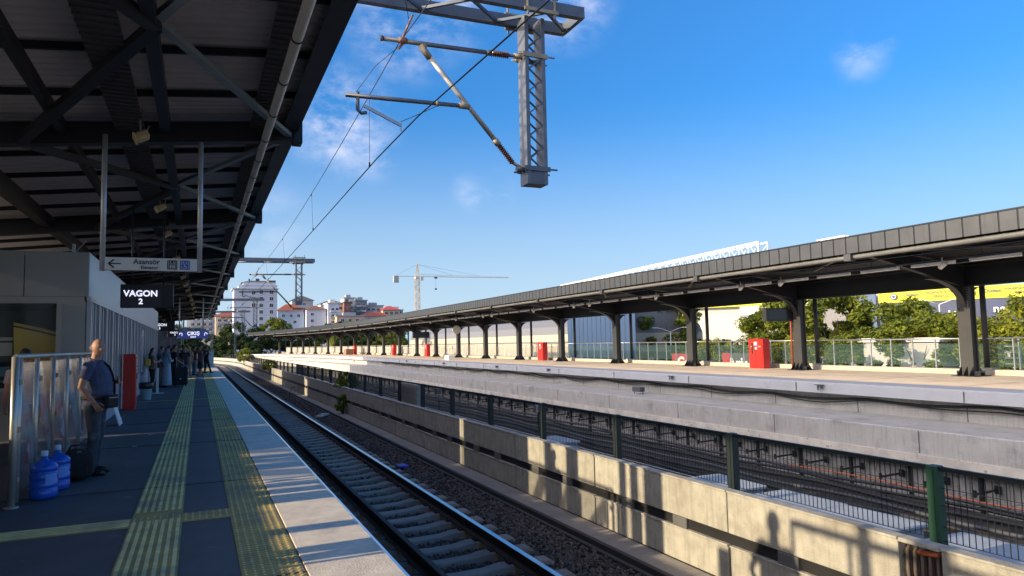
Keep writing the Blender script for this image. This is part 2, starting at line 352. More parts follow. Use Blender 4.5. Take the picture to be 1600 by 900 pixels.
# tactile paving
t = MB(); t.box(-.56, -.12, -10, 107, .0005, .006); t.box(.30, .72, -10, 107, .0005, .006)
t.box(-.12, .30, 7.42, 7.78, .0005, .0065); t.box(-5.8, -.56, 7.42, 7.78, .0005, .0065)
t.box(-.12, .30, 24.6, 24.8, .0005, .0065); t.box(-2.0, -.56, 24.6, 24.8, .0005, .0065)
bars = []
for ty in range(0, 265):
    y0 = 1.2+ty*.4
    for j in range(7):
        x = -.56+.44*(j+.5)/7
        if not (7.3 < y0 < 7.7): t.box(x-.015, x+.015, y0+.012, y0+.388, .006, .0115, 1)
        if y0 > 20: x = .30+.42*(j+.5)/7; t.box(x-.013, x+.013, y0+.01, y0+.39, .006, .0115, 1)
def dome(x, y, r=.017, h=.006):
    b = len(t.v)
    for (rr, zz) in ((r, .006), (r*.6, .006+h)):
        for k in range(6): a = k*math.pi/3; t.v.append((x+rr*math.cos(a), y+rr*1.3*math.sin(a), zz))
    for k in range(6): t.face((b+k, b+(k+1)%6, b+6+(k+1)%6, b+6+k))
    t.face([b+6+k for k in range(6)], False, 1)
for i in range(int((20.4-2)/.062)):
    for j in range(7): dome(.30+.42*(j+.5)/7, 2+i*.062)
for i in range(6):
    for j in range(8): dome(-.56+.44*(j+.5)/8, 7.44+i*.06)
    for j in range(7): dome(-.12+.42*(j+.5)/7, 7.45+i*.06)
for i in range(5): y = 7.47+i*.065; t.box(-5.8, -.57, y-.014, y+.014, .0065, .0115, 1)
tag(t.build('tactile_paving', [tact, tact_b]), kind='structure')
# seams of the platform surface
s_ = MB()
for y in (5.35, 9.35, 13.4, 17.4, 21.5, 33, 41): s_.box(-6, .73, y, y+.006, .0065, .0122)
struct(s_.build('platform_joint', mat('joint_dark', (.03, .03, .03), .9)))

# track bed
m = MB(); m.sweep([(1.33, -3.2), (6.3, -3.2), (6.3, -1.20), (5.13, -1.20), (5.13, -1.28), (1.33, -1.28)], YS, offl, mis=[0]*6); struct(m.build('trackbed', ballast))
m = MB()
for i in range(0, 170):
    y = -6+i*1.0; o = offl(y)
    m.cbox(5.17+o, 5.58+o, y+.004, y+.996, -1.205, -1.185, .004)
struct(m.build('service_walkway', mat('walkway_slab', (.30, .275, .25), .85, var=.16, scale=3, bump=.3, coords='World', stain=((.18, .16, .15), 1.5, .5, .7))))
m = MB(); m.sweep([(5.08, -1.27), (5.15, -1.27), (5.15, -1.17), (5.08, -1.17)], YS, offl)
m.sweep([(4.93, -1.27), (5.0, -1.27), (5.0, -1.2), (4.93, -1.2)], YS, offl)
tag(m.build('cable_channel', mat('channel_dark', (.05, .045, .045), .8, coords='World')), 'dark twin cable channel running between ballast and concrete walkway', 'cable channel')

# ballast stones
def stones(regions, seed, name):
    r_ = random.Random(seed); V = []; F = []
    base = bmesh.new(); bmesh.ops.create_icosphere(base, subdivisions=1, radius=1); bv = [v.co.copy() for v in base.verts]; base.verts.index_update(); bf = [tuple(v.index for v in f.verts) for f in base.faces]; base.free()
    variants = []
    for k in range(14):
        variants.append([Vector((v.x*r_.uniform(.75, 1.25), v.y*r_.uniform(.75, 1.25), v.z*r_.uniform(.55, 1.0))) for v in bv])
    for (x0, x1, y0, y1, dens, sz, zf) in regions:
        for _ in range(int((x1-x0)*(y1-y0)*dens)):
            x = r_.uniform(x0, x1); y = r_.uniform(y0, y1); k = sz*r_.uniform(.6, 1.35)
            z = zf + r_.uniform(-.5, .9)*k*.8; a = Matrix.Rotation(r_.uniform(0, 6.28), 3, Vector((r_.uniform(-1, 1), r_.uniform(-1, 1), 1)).normalized())
            b = len(V); o = offl(y)
            for v in variants[r_.randrange(14)]: w = a @ v; V.append((x+o+w.x*k, y+w.y*k, z+w.z*k))
            for f in bf: F.append((b+f[0], b+f[1], b+f[2]))
    me = bpy.data.meshes.new(name); me.from_pydata(V, [], F); me.materials.append(stone); me.update()
    o = bpy.data.objects.new(name, me); COL.objects.link(o); return o
st = stones([(3.80, 4.93, 2.6, 13, 640, .027, -1.245), (3.8, 4.93, 13, 32, 260, .034, -1.25), (3.8, 4.93, 32, 70, 70, .045, -1.255),
             (2.65, 3.66, 4.5, 15, 420, .024, -1.272), (2.3, 3.6, 15, 34, 140, .03, -1.275), (1.5, 2.15, 6, 22, 200, .03, -1.25)], 3, 'ballast_stones')
tag(st, 'loose grey brown ballast stones filling the near track', 'ballast', kind='stuff')

# ------------------------------------------------------------------ rails and sleepers
def railobj(x, label, z=-1.0, polished=True, of=offl, ys=None, name='rail'):
    p = [(-.075, -.17), (.075, -.17), (.075, -.155), (.012, -.135), (.012, -.045), (.036, -.035), (.036, -.004), (.030, 0), (-.030, 0), (-.036, -.004), (-.036, -.035), (-.012, -.045), (-.012, -.135), (-.075, -.155)]
    mb = MB(); mis = [0]*14
    if polished: mis[7] = 1; mis[6] = 1; mis[8] = 1
    mb.sweep([(x+a, z+b) for a, b in p], ys or YS, of, mis=mis); return tag(mb.build(name, [rust, railtop]), label, 'rail')
railobj(2.19, 'polished running rail nearest the platform edge')
railobj(2.56, 'rust brown check rail just inside the rail by the platform', polished=False, z=-.985, name='check_rail')
railobj(3.72, 'polished running rail beside the loose ballast and walkway')
def sleeper_mesh():
    mb = MB(); xs = [-1.25, -1.2, -.95, -.55, -.35, 0, .35, .55, .95, 1.2, 1.25]; zt = [-.04, 0, .0, .0, -.035, -.045, -.035, 0, 0, 0, -.04]
    b = 0
    for x, z in zip(xs, zt):
        for (yy, zz) in ((-.15, -.16), (-.11, z-.012), (-.095, z), (.095, z), (.11, z-.012), (.15, -.16)): mb.v.append((x, yy, zz))
    for i in range(len(xs)-1):
        for j in range(6): j2 = (j+1) % 6; mb.face((i*6+j, i*6+j2, (i+1)*6+j2, (i+1)*6+j))
    mb.face(range(5, -1, -1)); mb.face([60+j for j in range(6)]); return mb.mesh('railway_sleeper', sleepm)
SM = sleeper_mesh()
cm = MB()
for sx in (-1, 1): cm.box(sx*.10-.03, sx*.10+.03, -.06, .06, 0, .03); cm.tube([(sx*.10, 0, .03), (sx*.10, 0, .055)], .015, 6); cm.box(sx*.07-.02, sx*.07+.02, -.035, .035, .02, .035)
CM = cm.mesh('rail_clip', rust)
sl_lab = 'pale concrete sleeper crossing under the near running rails'
for i in range(210):
    y = 2.4+i*.6; o = bpy.data.objects.new('railway_sleeper', SM); COL.objects.link(o)
    o.location = (2.955+offl(y), y, -1.175+rnd.uniform(-.006, .004)); o.rotation_euler = (0, 0, rnd.uniform(-.012, .012)); tag(o, sl_lab, 'sleeper', 'concrete sleepers under the near track')
    if i < 45:
        for dx in (-.765, .765):
            c = bpy.data.objects.new('rail_clip', CM); COL.objects.link(c); c.parent = o; c.location = (dx, 0, 0)
# ------------------------------------------------------------------ dividing wall of precast panels
def panel_mesh(L, h):
    mb = MB(); mb.cbox(0, .11, .008, L-.008, 0, h, .008); mb.cbox(-.012, .122, .008, L-.008, h+.001, h+.022, .004)
    return mb.mesh('precast_panel', conc_w)
PU, PL = panel_mesh(2.98, .46), panel_mesh(2.98, .40)
GAP = 4.42
k = 0
joints = [-2.4, .6]+[3.6+3*i for i in range(48)]
MU = panel_mesh(2.2, .46); MV = panel_mesh(3.42, .46)
for i, y in enumerate(joints):
    o_ = offl(y); a = math.atan(-(offl(y+3)-offl(y))/3)
    for up_ in (0, 1):
        me = (PU if up_ else PL)
        if i == 2 and up_: me = MU; yy = y+.80
        elif i == 1 and up_: me = MV; yy = y
        else: yy = y
        o = bpy.data.objects.new('precast_panel', me); COL.objects.link(o); o.location = (5.6+o_, yy, -.63 if up_ else -1.185); o.rotation_euler = (R(rnd.uniform(-.12, .12)), 0, a)
        if i < 9:
            lab = '%s concrete panel of the dividing wall, %s along from the right' % ('upper' if up_ else 'lower', ORD[i])
            if i == 2 and up_: lab = 'upper concrete panel beside the broken gap with ribbed hoses'
        else: lab = ('upper' if up_ else 'lower')+' weathered concrete panel far along the dividing wall'
        tag(o, lab, 'wall panel', ('upper' if up_ else 'lower')+' panels of the dividing wall')
# short upright steel posts between the panels
pm = MB(); pm.box(-.03, .16, -.018, .018, 0, 1.0); PM = pm.mesh('wall_post', conc_d)
# slot rail with small spacers
sm_ = MB(); sm_.sweep([(5.64, -.78), (5.70, -.78), (5.70, -.63), (5.64, -.63)], frange(-2, 108, 3)+frange(111, 145, 3), offl)
tag(sm_.build('cable_strip', cable), 'thin dark cable strip in the slot between upper and lower wall panels', 'cable strip')
bl = MB(); bl.cbox(0, .13, -.14, .14, 0, .145, .01); BL = bl.mesh('spacer_block', conc_d)
for i in range(2, 40):
    for dy in (.9, 2.1):
        y = joints[i]+dy; o = bpy.data.objects.new('spacer_block', BL); COL.objects.link(o); o.location = (5.595+offl(y), y, -.778); tag(o, 'small dark spacer block in the slot between upper and lower wall panels', 'spacer block', 'spacer blocks in the wall slot')
# broken gap with ribbed hoses
hz = thing('ribbed_hose', 'coil of grey brown ribbed hose showing in the broken wall panel', 'hose', (5.64, 4.22, -.62))
hm = mat('hose_brown', (.12, .09, .075), .6, var=.2)
for j in range(5):
    mb = MB(); y = -.16+j*.07
    for q in range(3): mb.tube([(.02+q*.03, y, -.05), (-.0+q*.03, y+.01, .2), (.03+q*.03, y+.03, .36), (.10+q*.03, y+.05, .40)], .018, 7)
    mb.build('hose_loop', hm, hz)
mb = MB(); mb.tube([(5.66, 4.25, -.25), (5.64, 4.15, -.235), (5.64, 4.05, -.225)], .022, 8); mbc = MB(); mbc.cbox(5.590, 5.722, 4.022, 4.398, -.185, -.148, .004); tag(mbc.build('coping_strip', conc_w), 'narrow concrete coping strip bridging the broken gap in the wall', 'coping')
tag(mb.build('orange_conduit', orange), 'short orange conduit poking out above the ribbed hoses', 'conduit')
mb = MB(); mb.box(5.72, 5.74, 3.6, 4.45, -.65, -.22); tag(mb.build('backing_plate', steel), 'dark backing plate behind the gap in the near wall panels', 'plate')
# retaining strip and trough floor
m = MB(); m.sweep([(5.74, -3.2), (7.5, -3.2), (7.5, -.78), (5.74, -.78)], YS, offl); struct(m.build('retaining_strip', conc_d))
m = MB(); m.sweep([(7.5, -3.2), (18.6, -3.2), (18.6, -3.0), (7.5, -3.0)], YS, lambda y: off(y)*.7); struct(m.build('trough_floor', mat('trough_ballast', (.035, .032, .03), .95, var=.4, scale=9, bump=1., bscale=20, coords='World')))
bx = MB(); bx.cbox(-.36, .36, -.46, .46, 0, .36, .02); bx.cbox(-.39, .39, -.49, .49, .362, .41, .012)
BX = None
for i, (x, y, lb) in enumerate(((6.62, 6.62, 'between the two green fence posts'), (6.62, 5.62, 'just left of the nearest green fence post'), (6.64, 4.3, 'behind the nearest green fence post'), (6.66, 3.25, 'at the right edge of the photo'), (6.6, 7.9, 'small visible edge left of the second green post'), (6.55, 12.9, 'far along behind the dividing wall'))):
    if BX is None: BX = bx.mesh('cable_box', mat('trough_concrete', (.40, .43, .45), .75, var=.1, scale=3, bump=.2, coords='World'))
    o = bpy.data.objects.new('cable_box', BX); COL.objects.link(o); o.location = (x, y, -.78); o.rotation_euler = (0, 0, R(rnd.uniform(-3, 3)))
    tag(o, 'pale lidded concrete cable box '+lb, 'cable box', 'concrete cable boxes behind the wall')

# mesh fence on the wall
FY = [4.25+2.58*i for i in range(-1, 50)]
post = MB(); post.cbox(-.05, .05, -.052, .052, -.2, .64, .006); post.box(-.058, -.051, -.02, .02, -.2, .6); post.box(-.065, .065, -.07, .07, -.21, -.195)
PG = post.mesh('fence_post', green); PGd = post.mesh('fence_post', mat('green_post_shaded', (.016, .026, .028), .5))  # second mesh is a shaded copy of the green, shade put into the colour
pb = MB(); L = 2.58
n_ = int(L/.055)
for i in range(1, n_): pb.box(-.003, .003, i*.055-.003, i*.055+.003, 0, .60)
for z in (.0, .12, .30, .45): pb.box(-.006, -.0025, 0, L, z, z+.005)
pb.box(-.02, .02, 0, L, .60, .635)
PB = pb.mesh('mesh_panel', mesh_dk)
pb2 = MB()
for i in range(1, 17): pb2.box(-.004, .004, i*.152-.004, i*.152+.004, 0, .60)
pb2.box(-.015, .015, 0, L, .60, .625); pb2.box(-.01, .01, 0, L, .3, .31); PB2 = pb2.mesh('mesh_panel', mesh_dk)
for i, y in enumerate(FY):
    root = thing('fence_bay', '', 'fence bay', (5.92+offl(y), y, -.18), math.atan(-(offl(y+2.58)-offl(y))/2.58), 'mesh fence bays along the dividing wall')
    root['label'] = ('dark mesh fence bay with its post, %s from the right edge' % ORD[i]) if i < 12 else 'distant dark fence bay on the dividing wall with its post'
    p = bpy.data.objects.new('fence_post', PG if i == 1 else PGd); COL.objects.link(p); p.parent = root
    q = bpy.data.objects.new('mesh_panel', PB if i < 18 else PB2); COL.objects.link(q); q.parent = root; q.location = (0, 0, 0)

# ------------------------------------------------------------------ far platform body
YF = frange(-5, 85, 6)+frange(87, 176, 3)
m = MB()
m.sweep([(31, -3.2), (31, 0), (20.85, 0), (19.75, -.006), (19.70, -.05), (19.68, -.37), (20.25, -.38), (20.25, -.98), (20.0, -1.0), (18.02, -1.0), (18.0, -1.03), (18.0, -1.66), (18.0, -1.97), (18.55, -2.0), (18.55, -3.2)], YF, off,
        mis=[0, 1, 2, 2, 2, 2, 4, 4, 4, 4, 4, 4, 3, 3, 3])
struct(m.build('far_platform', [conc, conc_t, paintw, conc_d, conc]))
m = MB(); m.sweep([(17.96, -1.97), (18.0, -1.97), (18.0, -1.68), (17.96, -1.68)], frange(7.2, 85, 6)+frange(87, 176, 3), off); struct(m.build('ledge_lip', mat('concrete_lip', (.66, .61, .52), .85, var=.25, scale=2, coords='World', stain=((.2, .18, .16), 4, .58, .68))))
# vertical joints on ledge faces
m = MB()
for y in frange(8, 84, 5.3): m.box(17.993, 18.01, y, y+.03, -1.64, -1.05)
for y in frange(6, 84, 3.7): m.box(20.243, 20.26, y, y+.03, -.97, -.5)
for y in frange(7, 84, 6.1): m.box(19.665, 19.70, y, y+.02, -.36, -.06)
for y in frange(6, 84, 4.0): m.box(20.9, 27.0, y, y+.025, .0005, .003)
m.box(23.4, 23.42, 4, 84, .0008, .0035)
struct(m.build('concrete_joint', conc_d))
# draped cable in the recess
m = MB(); pts = []
yy = 4.
for y in frange(4, 84, .6):
    ph = (y % 4.2)/4.2; pts.append((20.12, y, -.50-.10*math.sin(math.pi*ph)-.03*math.sin(y*.37)))
m.tube(pts, .045, 7); m.tube([(p[0]-.03, p[1], p[2]-.07-.05*math.sin(p[1]*1.1)) for p in pts], .022, 6)
tag(m.build('draped_cable', cable), 'thick black cable sagging along the recess below the far platform edge', 'cable')
ysup = frange(8, 84, 9.5)
br = MB(); br.box(-.08, .08, -.16, .16, .0, .02); br.box(-.07, -.05, -.03, .03, -.16, 0); br.box(-.07, .04, -.12, -.09, -.12, 0); BRM = br.mesh('edge_bracket', galv)
for i, y in enumerate([10.5, 18.1, 26.5, 38.8, 47, 59, 71]):
    o = bpy.data.objects.new('edge_bracket', BRM); COL.objects.link(o); o.location = (19.60, y, -.10); tag(o, 'small steel bracket on the far platform edge, %s from the right' % ORD[i], 'bracket', 'edge brackets of the far platform')
b2 = thing('floodlight', 'grey floodlight on the concrete ledge below the far platform', 'floodlight', (19.2, 28.5, -1.0))
mb = MB(); mb.cbox(-.18, .18, -.3, .3, .12, .34, .03); mb.build('lamp_housing', galv, b2)
mb = MB(); mb.tube([(0, -.36, 0), (0, -.36, .25), (0, .36, .25), (0, .36, 0)], .02, 6); mb.build('bracket', steel, b2)
o = MB(); o.cbox(26.3, 26.36, 0, .9, 0, .7, .01)
# sheet wall with struts under the ledge
m = MB()
for i, y in enumerate(frange(4, 110, .33)):
    m.box(18.40+off(y), 18.44+off(y), y+.01, y+.32, -3.0, -2.0)
    if i % 6 == 0: m.box(18.30+off(y), 18.40+off(y), y-.04, y+.04, -3.0, -2.0, 1)
tag(m.build('sheet_wall', [mat('sheet_boards', (.33, .32, .31), .8, var=.3, scale=3, coords='World', stain=((.15, .13, .12), 2, .5, .7)), steel]), 'wall of pale upright sheets with dark studs under the concrete ledge', 'wall')
br = MB(); br.bar((0, 0, 0), (-.75, .1, -.05), .05); br.bar((-.75, .1, -.12), (-.75, .1, .05), .06); br.box(-.04, .02, -.07, .07, -.1, .1); BR2 = br.mesh('cable_bracket', steel)
for i in range(40):
    y = 6.2+i*1.32; o = bpy.data.objects.new('cable_bracket', BR2); COL.objects.link(o); o.location = (18.3, y, -2.33); tag(o, 'dark arm bracket on the sheet wall under the concrete ledge', 'bracket', 'arm brackets on the sheet wall')
for k, (x, z, r_) in enumerate(((17.2, -2.52, .055), (17.0, -2.60, .045), (16.6, -2.68, .06), (16.1, -2.75, .05), (15.6, -2.80, .07), (15.1, -2.86, .05), (14.5, -2.88, .06), (13.9, -2.9, .07), (13.2, -2.9, .05))):
    m = MB(); ph = k*1.7; m.tube([(x+.05*math.sin(y*.7+ph), y, z+.03*math.sin(y*1.1+ph)) for y in frange(2, 90, .8)], r_, 7)
    tag(m.build('trough_cable', cable if k % 3 else mat('cable_grey', (.06, .065, .075), .5)), 'dark cable lying in the trough, %s out from the sheet wall' % ORD[k], 'cable', 'cables along the trough')
m = MB(); pts = []
for i in range(1500): a = i*.55; y = 3+i*.052; pts.append((17.1+.10*math.cos(a), y, -2.42+.10*math.sin(a)))
m.tube(pts, .009, 4); tag(m.build('coiled_wire', mat('wire_rusty', (.16, .09, .06), .6)), 'long loose wire coil wound along the cable bundle', 'wire coil')
m = MB(); m.tube([(16.9, y, -2.36+.03*math.sin(y)) for y in frange(3, 17, 1)], .02, 6); tag(m.build('orange_cable', orange), 'thin orange cable on top of the cable bundle', 'cable')
# second track down in the trough
for x, lb in ((12.4, 'near rail of the lower track behind the mesh fence'), (13.9, 'far rail of the lower track behind the mesh fence')): railobj(x, lb, z=-2.62, of=lambda y: off(y)*.7, ys=frange(14, 86, 6)+frange(90, 150, 4))
for i in range(120):
    y = 16+i*.7; o = bpy.data.objects.new('lower_sleeper', SM); COL.objects.link(o); o.location = (13.15, y, -2.8); tag(o, 'concrete sleeper of the lower track behind the mesh fence', 'sleeper', 'sleepers of the lower track')
# wall mounted devices on fence posts
for y, lb in ((12.05, 'small grey junction box on the fence post near the sunlit panels'), (18.1, 'small pale device fixed to a fence post')):
    d = thing('junction_box', lb, 'junction box', (5.86, y, .28)); mb = MB(); mb.cbox(-.06, .05, -.07, .07, 0, .14, .01); mb.build('casing', galv, d); mb = MB(); mb.tube([(0, 0, 0), (.02, .05, -.15), (.03, .02, -.45)], .012, 6); mb.build('lead', cable, d)
mb = MB(); mb.cbox(6.1, 6.22, 21.0, 23.0, -.78, .36, .02); tag(mb.build('concrete_slab', conc), 'upright grey concrete slab standing behind the mesh fence', 'slab')

# ------------------------------------------------------------------ far canopy
CB = [9+8*i for i in range(0, 21)]       # column lines
YC = frange(-4, 84, 1.0)+frange(85, 172, 1.0)
zt = lambda: 0
fa = thing('far_canopy_roof', 'long dark platform canopy roof with ribbed grey fascia over far platform', 'canopy roof', (20, 0, 0))
m = MB(); m.sweep([(0, 4.36), (.03, 4.36), (.03, 4.88), (0, 4.88)], YC, off); m.sweep([(-.03, 4.885), (.12, 4.885), (.12, 4.93), (-.03, 4.93)], YC, off, 1)
y = -4
while y < 172:
    o = off(y)
    m.box(-.022+o, -.0, y+.03, y+.478, 4.34, 4.875, 0) if o == 0 else m.box(-.022+o, .0+o, y+.03, y+.478, 4.34, 4.875, 0)
    y += .5
m.sweep([(-.002, 4.35), (.0, 4.35), (.0, 4.88), (-.002, 4.88)], YC, off, 1)
m.build('fascia', [fascm, steel], fa)
m = MB(); m.sweep([(.05, 4.80), (6.2, 4.10), (8.3, 4.35), (8.3, 4.42), (6.2, 4.17), (.05, 4.87)], YC, off); m.build('roof_deck', steel, fa)
m = MB(); m.sweep([(5.85, 3.30), (6.15, 3.30), (6.15, 3.34), (6.03, 3.36), (6.03, 4.05), (6.15, 4.08), (5.85, 4.08), (5.97, 4.05), (5.97, 3.36), (5.85, 3.34)], YC, off); m.build('main_girder', steel, fa)
m = MB()
for (x, z) in ((1.6, 4.50), (3.1, 4.33), (4.6, 4.15), (7.4, 4.12)): m.sweep([(x, z), (x+.07, z), (x+.07, z+.14), (x, z+.14)], YC, off)
m.build('purlin', steel, fa)
m = MB(); pts = [(.22+off(y), y, 4.24) for y in YC]; m.tube(pts, .085, 8); m.build('gutter_pipe', mat('gutter_grey', (.17, .17, .17), .5, coords='World'), fa)
m = MB(); m.sweep([(2.35, 3.98), (2.43, 3.98), (2.43, 4.03), (2.35, 4.03)], YC, off)
for y in frange(0, 168, 2.0): m.box(2.385+off(y), 2.40+off(y), y, y+.015, 4.0, 4.55)
m.build('light_track', galv_b, fa)
m = MB(); m.tube([(.9+off(y), y, 4.12) for y in YC], .02, 5); m.tube([(3.4+off(y), y, 3.96) for y in YC], .03, 5)
m.build('conduit', galv_b, fa)
# tube lights: each its own thing
lm = MB(); lm.cbox(-.065, .065, -.76, .76, -.075, .03, .01); LM = lm.mesh('tube_light', lightm)
i = 0
for n in range(0, 76):
    y = 9.6+n*2.02; o = bpy.data.objects.new('tube_light', LM); COL.objects.link(o); o.location = (22.39+off(y), y, 3.93); o.rotation_euler = (0, 0, math.atan(-(off(y+1)-off(y))))
    tag(o, ('white tube light hanging under the far canopy, %s from the right' % ORD[n]) if n < 16 else 'distant white tube light hanging under the far canopy', 'tube light', 'tube lights under the far canopy')
sp = MB(); sp.tube([(0, 0, .16), (0, 0, .05)], .015, 6); sp.tube([(-.02, -.09, .03), (.02, .07, -.06)], .055, 10); SPM = sp.mesh('speaker_horn', white)
for n, y in enumerate([15.2, 22.2, 24.6, 31, 38, 40, 46, 54, 56, 63, 71, 79, 88, 96, 104, 113, 121]):
    o = bpy.data.objects.new('speaker_horn', SPM); COL.objects.link(o); o.location = (22.2+off(y), y, 3.84); o.scale = (1.5, 1.5, 1.5)
    tag(o, 'small white horn speaker among the tube lights, %s from the right' % ORD[n], 'speaker', 'horn speakers under the far canopy')
def far_column():
    root = thing('canopy_column', '', 'canopy column', (26, 0, 0), 0, 'steel columns of the far canopy')
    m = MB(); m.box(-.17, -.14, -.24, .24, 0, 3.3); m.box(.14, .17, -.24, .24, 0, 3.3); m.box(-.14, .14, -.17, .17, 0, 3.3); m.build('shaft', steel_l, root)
    m = MB()
    for a in (-1, 1):
        for b in (-.22, 0, .22):
            bb = len(m.v)
            for (x, z) in ((a*.17, .0), (a*.42, 0), (a*.42, .06), (a*.17, .36)):
                for yy in (b-.015, b+.015): m.v.append((x, yy, z))
            m.face((bb, bb+2, bb+4, bb+6)); m.face((bb+1, bb+7, bb+5, bb+3)); m.face((bb, bb+1, bb+3, bb+2)); m.face((bb+2, bb+3, bb+5, bb+4)); m.face((bb+4, bb+5, bb+7, bb+6)); m.face((bb+6, bb+7, bb+1, bb))
        for b in (-.12, .12): m.box(b-.015, b+.015, a*.24, a*.44, 0, .2)
    m.box(-.44, .44, -.46, .46, 0, .03); m.build('base_plate', steel, root)
    # arm towards the track and towards the back
    def prism(name, poly, y0, y1):
        m = MB(); n = len(poly)
        for yy in (y0, y1):
            for (x, z) in poly: m.v.append((x, yy, z))
        m.face(range(n)); m.face([n+j for j in range(n)][::-1])
        for j in range(n): j2 = (j+1) % n; m.face((j, n+j, n+j2, j2))
        m.build(name, steel, root)
    prism('roof_arm', [(-.1, 3.3), (-.1, 4.03), (-5.85, 4.70), (-5.85, 4.45)], -.10, .10)
    prism('roof_arm', [(.1, 3.3), (2.2, 4.12), (2.2, 4.30), (.1, 4.03)], -.10, .10)
    arc = [(-.17, 2.45)]+[(-.17-1.9*(1-math.cos(a)), 2.45+1.12*math.sin(a)) for a in [R(90)*t/8 for t in range(1, 9)]]
    arc2 = [(x, z) for x, z in arc]
    m = MB()
    for q in range(len(arc)-1):
        m.bar((arc[q][0], 0, arc[q][1]), (arc[q+1][0], 0, arc[q+1][1]), .22, .03, upv=(0, 1, 0)) if False else m.bar((arc[q][0], -.11, arc[q][1]), (arc[q+1][0], -.11, arc[q+1][1]), .03, .03)
    bb = len(m.v)
    for (x, z) in arc:
        m.v += [(x-.015, -.12, z+.02), (x-.015, .12, z+.02), (x, -.12, z-.02), (x, .12, z-.02)]
    for q in range(len(arc)-1):
        k0 = bb+q*4; k1 = bb+(q+1)*4
        m.face((k0+2, k0+3, k1+3, k1+2)); m.face((k0, k1, k1+1, k0+1)); m.face((k0, k0+2, k1+2, k1)); m.face((k0+1, k1+1, k1+3, k0+3))
    m.build('curved_brace', fascm, root)
    prism('gusset', [(-.17, 2.5)]+[(x, z) for x, z in arc[1:]]+[(-2.1, 3.62), (-.17, 3.3)], -.012, .012)
    arcb = [(.17+.75*(1-math.cos(a)), 2.45+.85*math.sin(a)) for a in [R(90)*t/6 for t in range(0, 7)]]
    prism('gusset', [(.17, 3.3)]+arcb[::-1], -.02, .02)
    m = MB(); m.box(-6.0, -5.74, -.13, .13, 4.10, 4.335); m.build('arm_end_plate', fascm, root)
    m = MB(); m.bar((-5.85, .1, 4.36), (-3.2, 4.0, 4.22), .09, .07); m.bar((-5.85, -.1, 4.36), (-3.2, -4.0, 4.22), .09, .07); m.build('brace', mat('brace_grey', (.16, .16, .165), .5, coords='World'), root)
    m = MB()
    for s_ in (-1, 1):
        for q in range(9): m.tube([(-.178, s_*.17, 2.55+q*.09), (-.165, s_*.17, 2.55+q*.09)], .014, 6)
    m.build('rivets', alum, root)
    return root
fc = far_column()
for i, y in enumerate(CB):
    r_ = fc if i == 0 else copy_tree(fc)
    r_.location = (26+off(y), y, 0); r_.rotation_euler = (0, 0, math.atan(-(off(y+1)-off(y))))
    r_['label'] = 'dark steel column with curved brace under the far canopy, %s from the right' % ORD[i] if i > 0 else 'dark canopy column just beyond the right edge of the photo'
    if i > 0: r_['label'] = 'dark steel column with curved brace under the far canopy, %s from the right' % ORD[i-1]
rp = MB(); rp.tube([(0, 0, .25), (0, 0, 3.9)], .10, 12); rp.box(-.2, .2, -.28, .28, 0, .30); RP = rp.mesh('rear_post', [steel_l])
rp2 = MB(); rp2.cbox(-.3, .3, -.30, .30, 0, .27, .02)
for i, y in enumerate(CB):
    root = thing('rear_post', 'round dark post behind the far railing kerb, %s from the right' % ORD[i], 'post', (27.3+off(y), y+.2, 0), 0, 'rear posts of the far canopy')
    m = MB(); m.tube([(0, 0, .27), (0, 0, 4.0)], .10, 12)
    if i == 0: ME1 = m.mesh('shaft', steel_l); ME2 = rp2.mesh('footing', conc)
    for nm, me in (('shaft', ME1), ('footing', ME2)):
        o = bpy.data.objects.new(nm, me); COL.objects.link(o); o.parent = root
# kerb along the back
m = MB(); m.sweep([(27.05, -.01), (27.5, -.01), (27.5, .20), (27.05, .20)], YF, off); struct(m.build('platform_kerb', mat('kerb_cream', (.52, .46, .38), .8, var=.1, coords='World')))
# railing sections
def railing(picket=False):
    root = thing('glass_railing', '', 'railing', (27.28, 0, .2), 0, 'railing sections behind the far platform')
    for j in range(8):
        m = MB(); y = j*1.0+.5; m.cbox(-.025, .025, y-.022, y+.022, 0, 1.15, .004); m.box(-.05, .05, y-.04, y+.04, .06, .10); m.build('railing_post', alum if not picket else white, root)
    m = MB(); m.tube([(0, 0, 1.17), (0, 8, 1.17)], .032, 8); m.build('top_rail', alum if not picket else white, root)
    if picket:
        m = MB()
        for q in range(50): m.box(-.012, .012, q*.16, q*.16+.09, .06, 1.05)
        m.box(-.02, .02, 0, 8, .9, .95); m.build('pickets', mat('picket_cream', (.58, .56, .50), .6), root)
    else:
        for j in range(8):
            m = MB(); y = j*1.0+.54; m.box(-.006, .006, y, y+.92 if j < 7 else 8.45, .10, .98); m.build('glass_pane', glass_c, root)
    return root
gr = railing(); pr = railing(True)
for i in range(21):
    y = 8.7+8*i-8; src = gr if i < 7 else pr
    r_ = src if (i == 0 or i == 7) else copy_tree(src)
    r_.location = (27.28+off(y), y, .2); r_.rotation_euler = (0, 0, math.atan(-(off(y+8)-off(y))/8))
    r_['label'] = ('teal glass railing section' if i < 7 else 'pale picket railing section')+' at the back of far platform, %s from the right' % ORD[i]
# ladder behind
ld = thing('ladder', 'metal ladder standing behind the far railing near the right edge', 'ladder', (27.7, 16.6, 0))
for a in (-.35, .9):
    m = MB(); m.box(-.03, .03, a-.03, a+.03, .2, 1.35); m.build('stile', alum, ld)
for q in range(5):
    m = MB(); m.tube([(0, -.35, .4+q*.22), (0, .9, .4+q*.22)], .02, 6); m.build('rung', alum, ld)
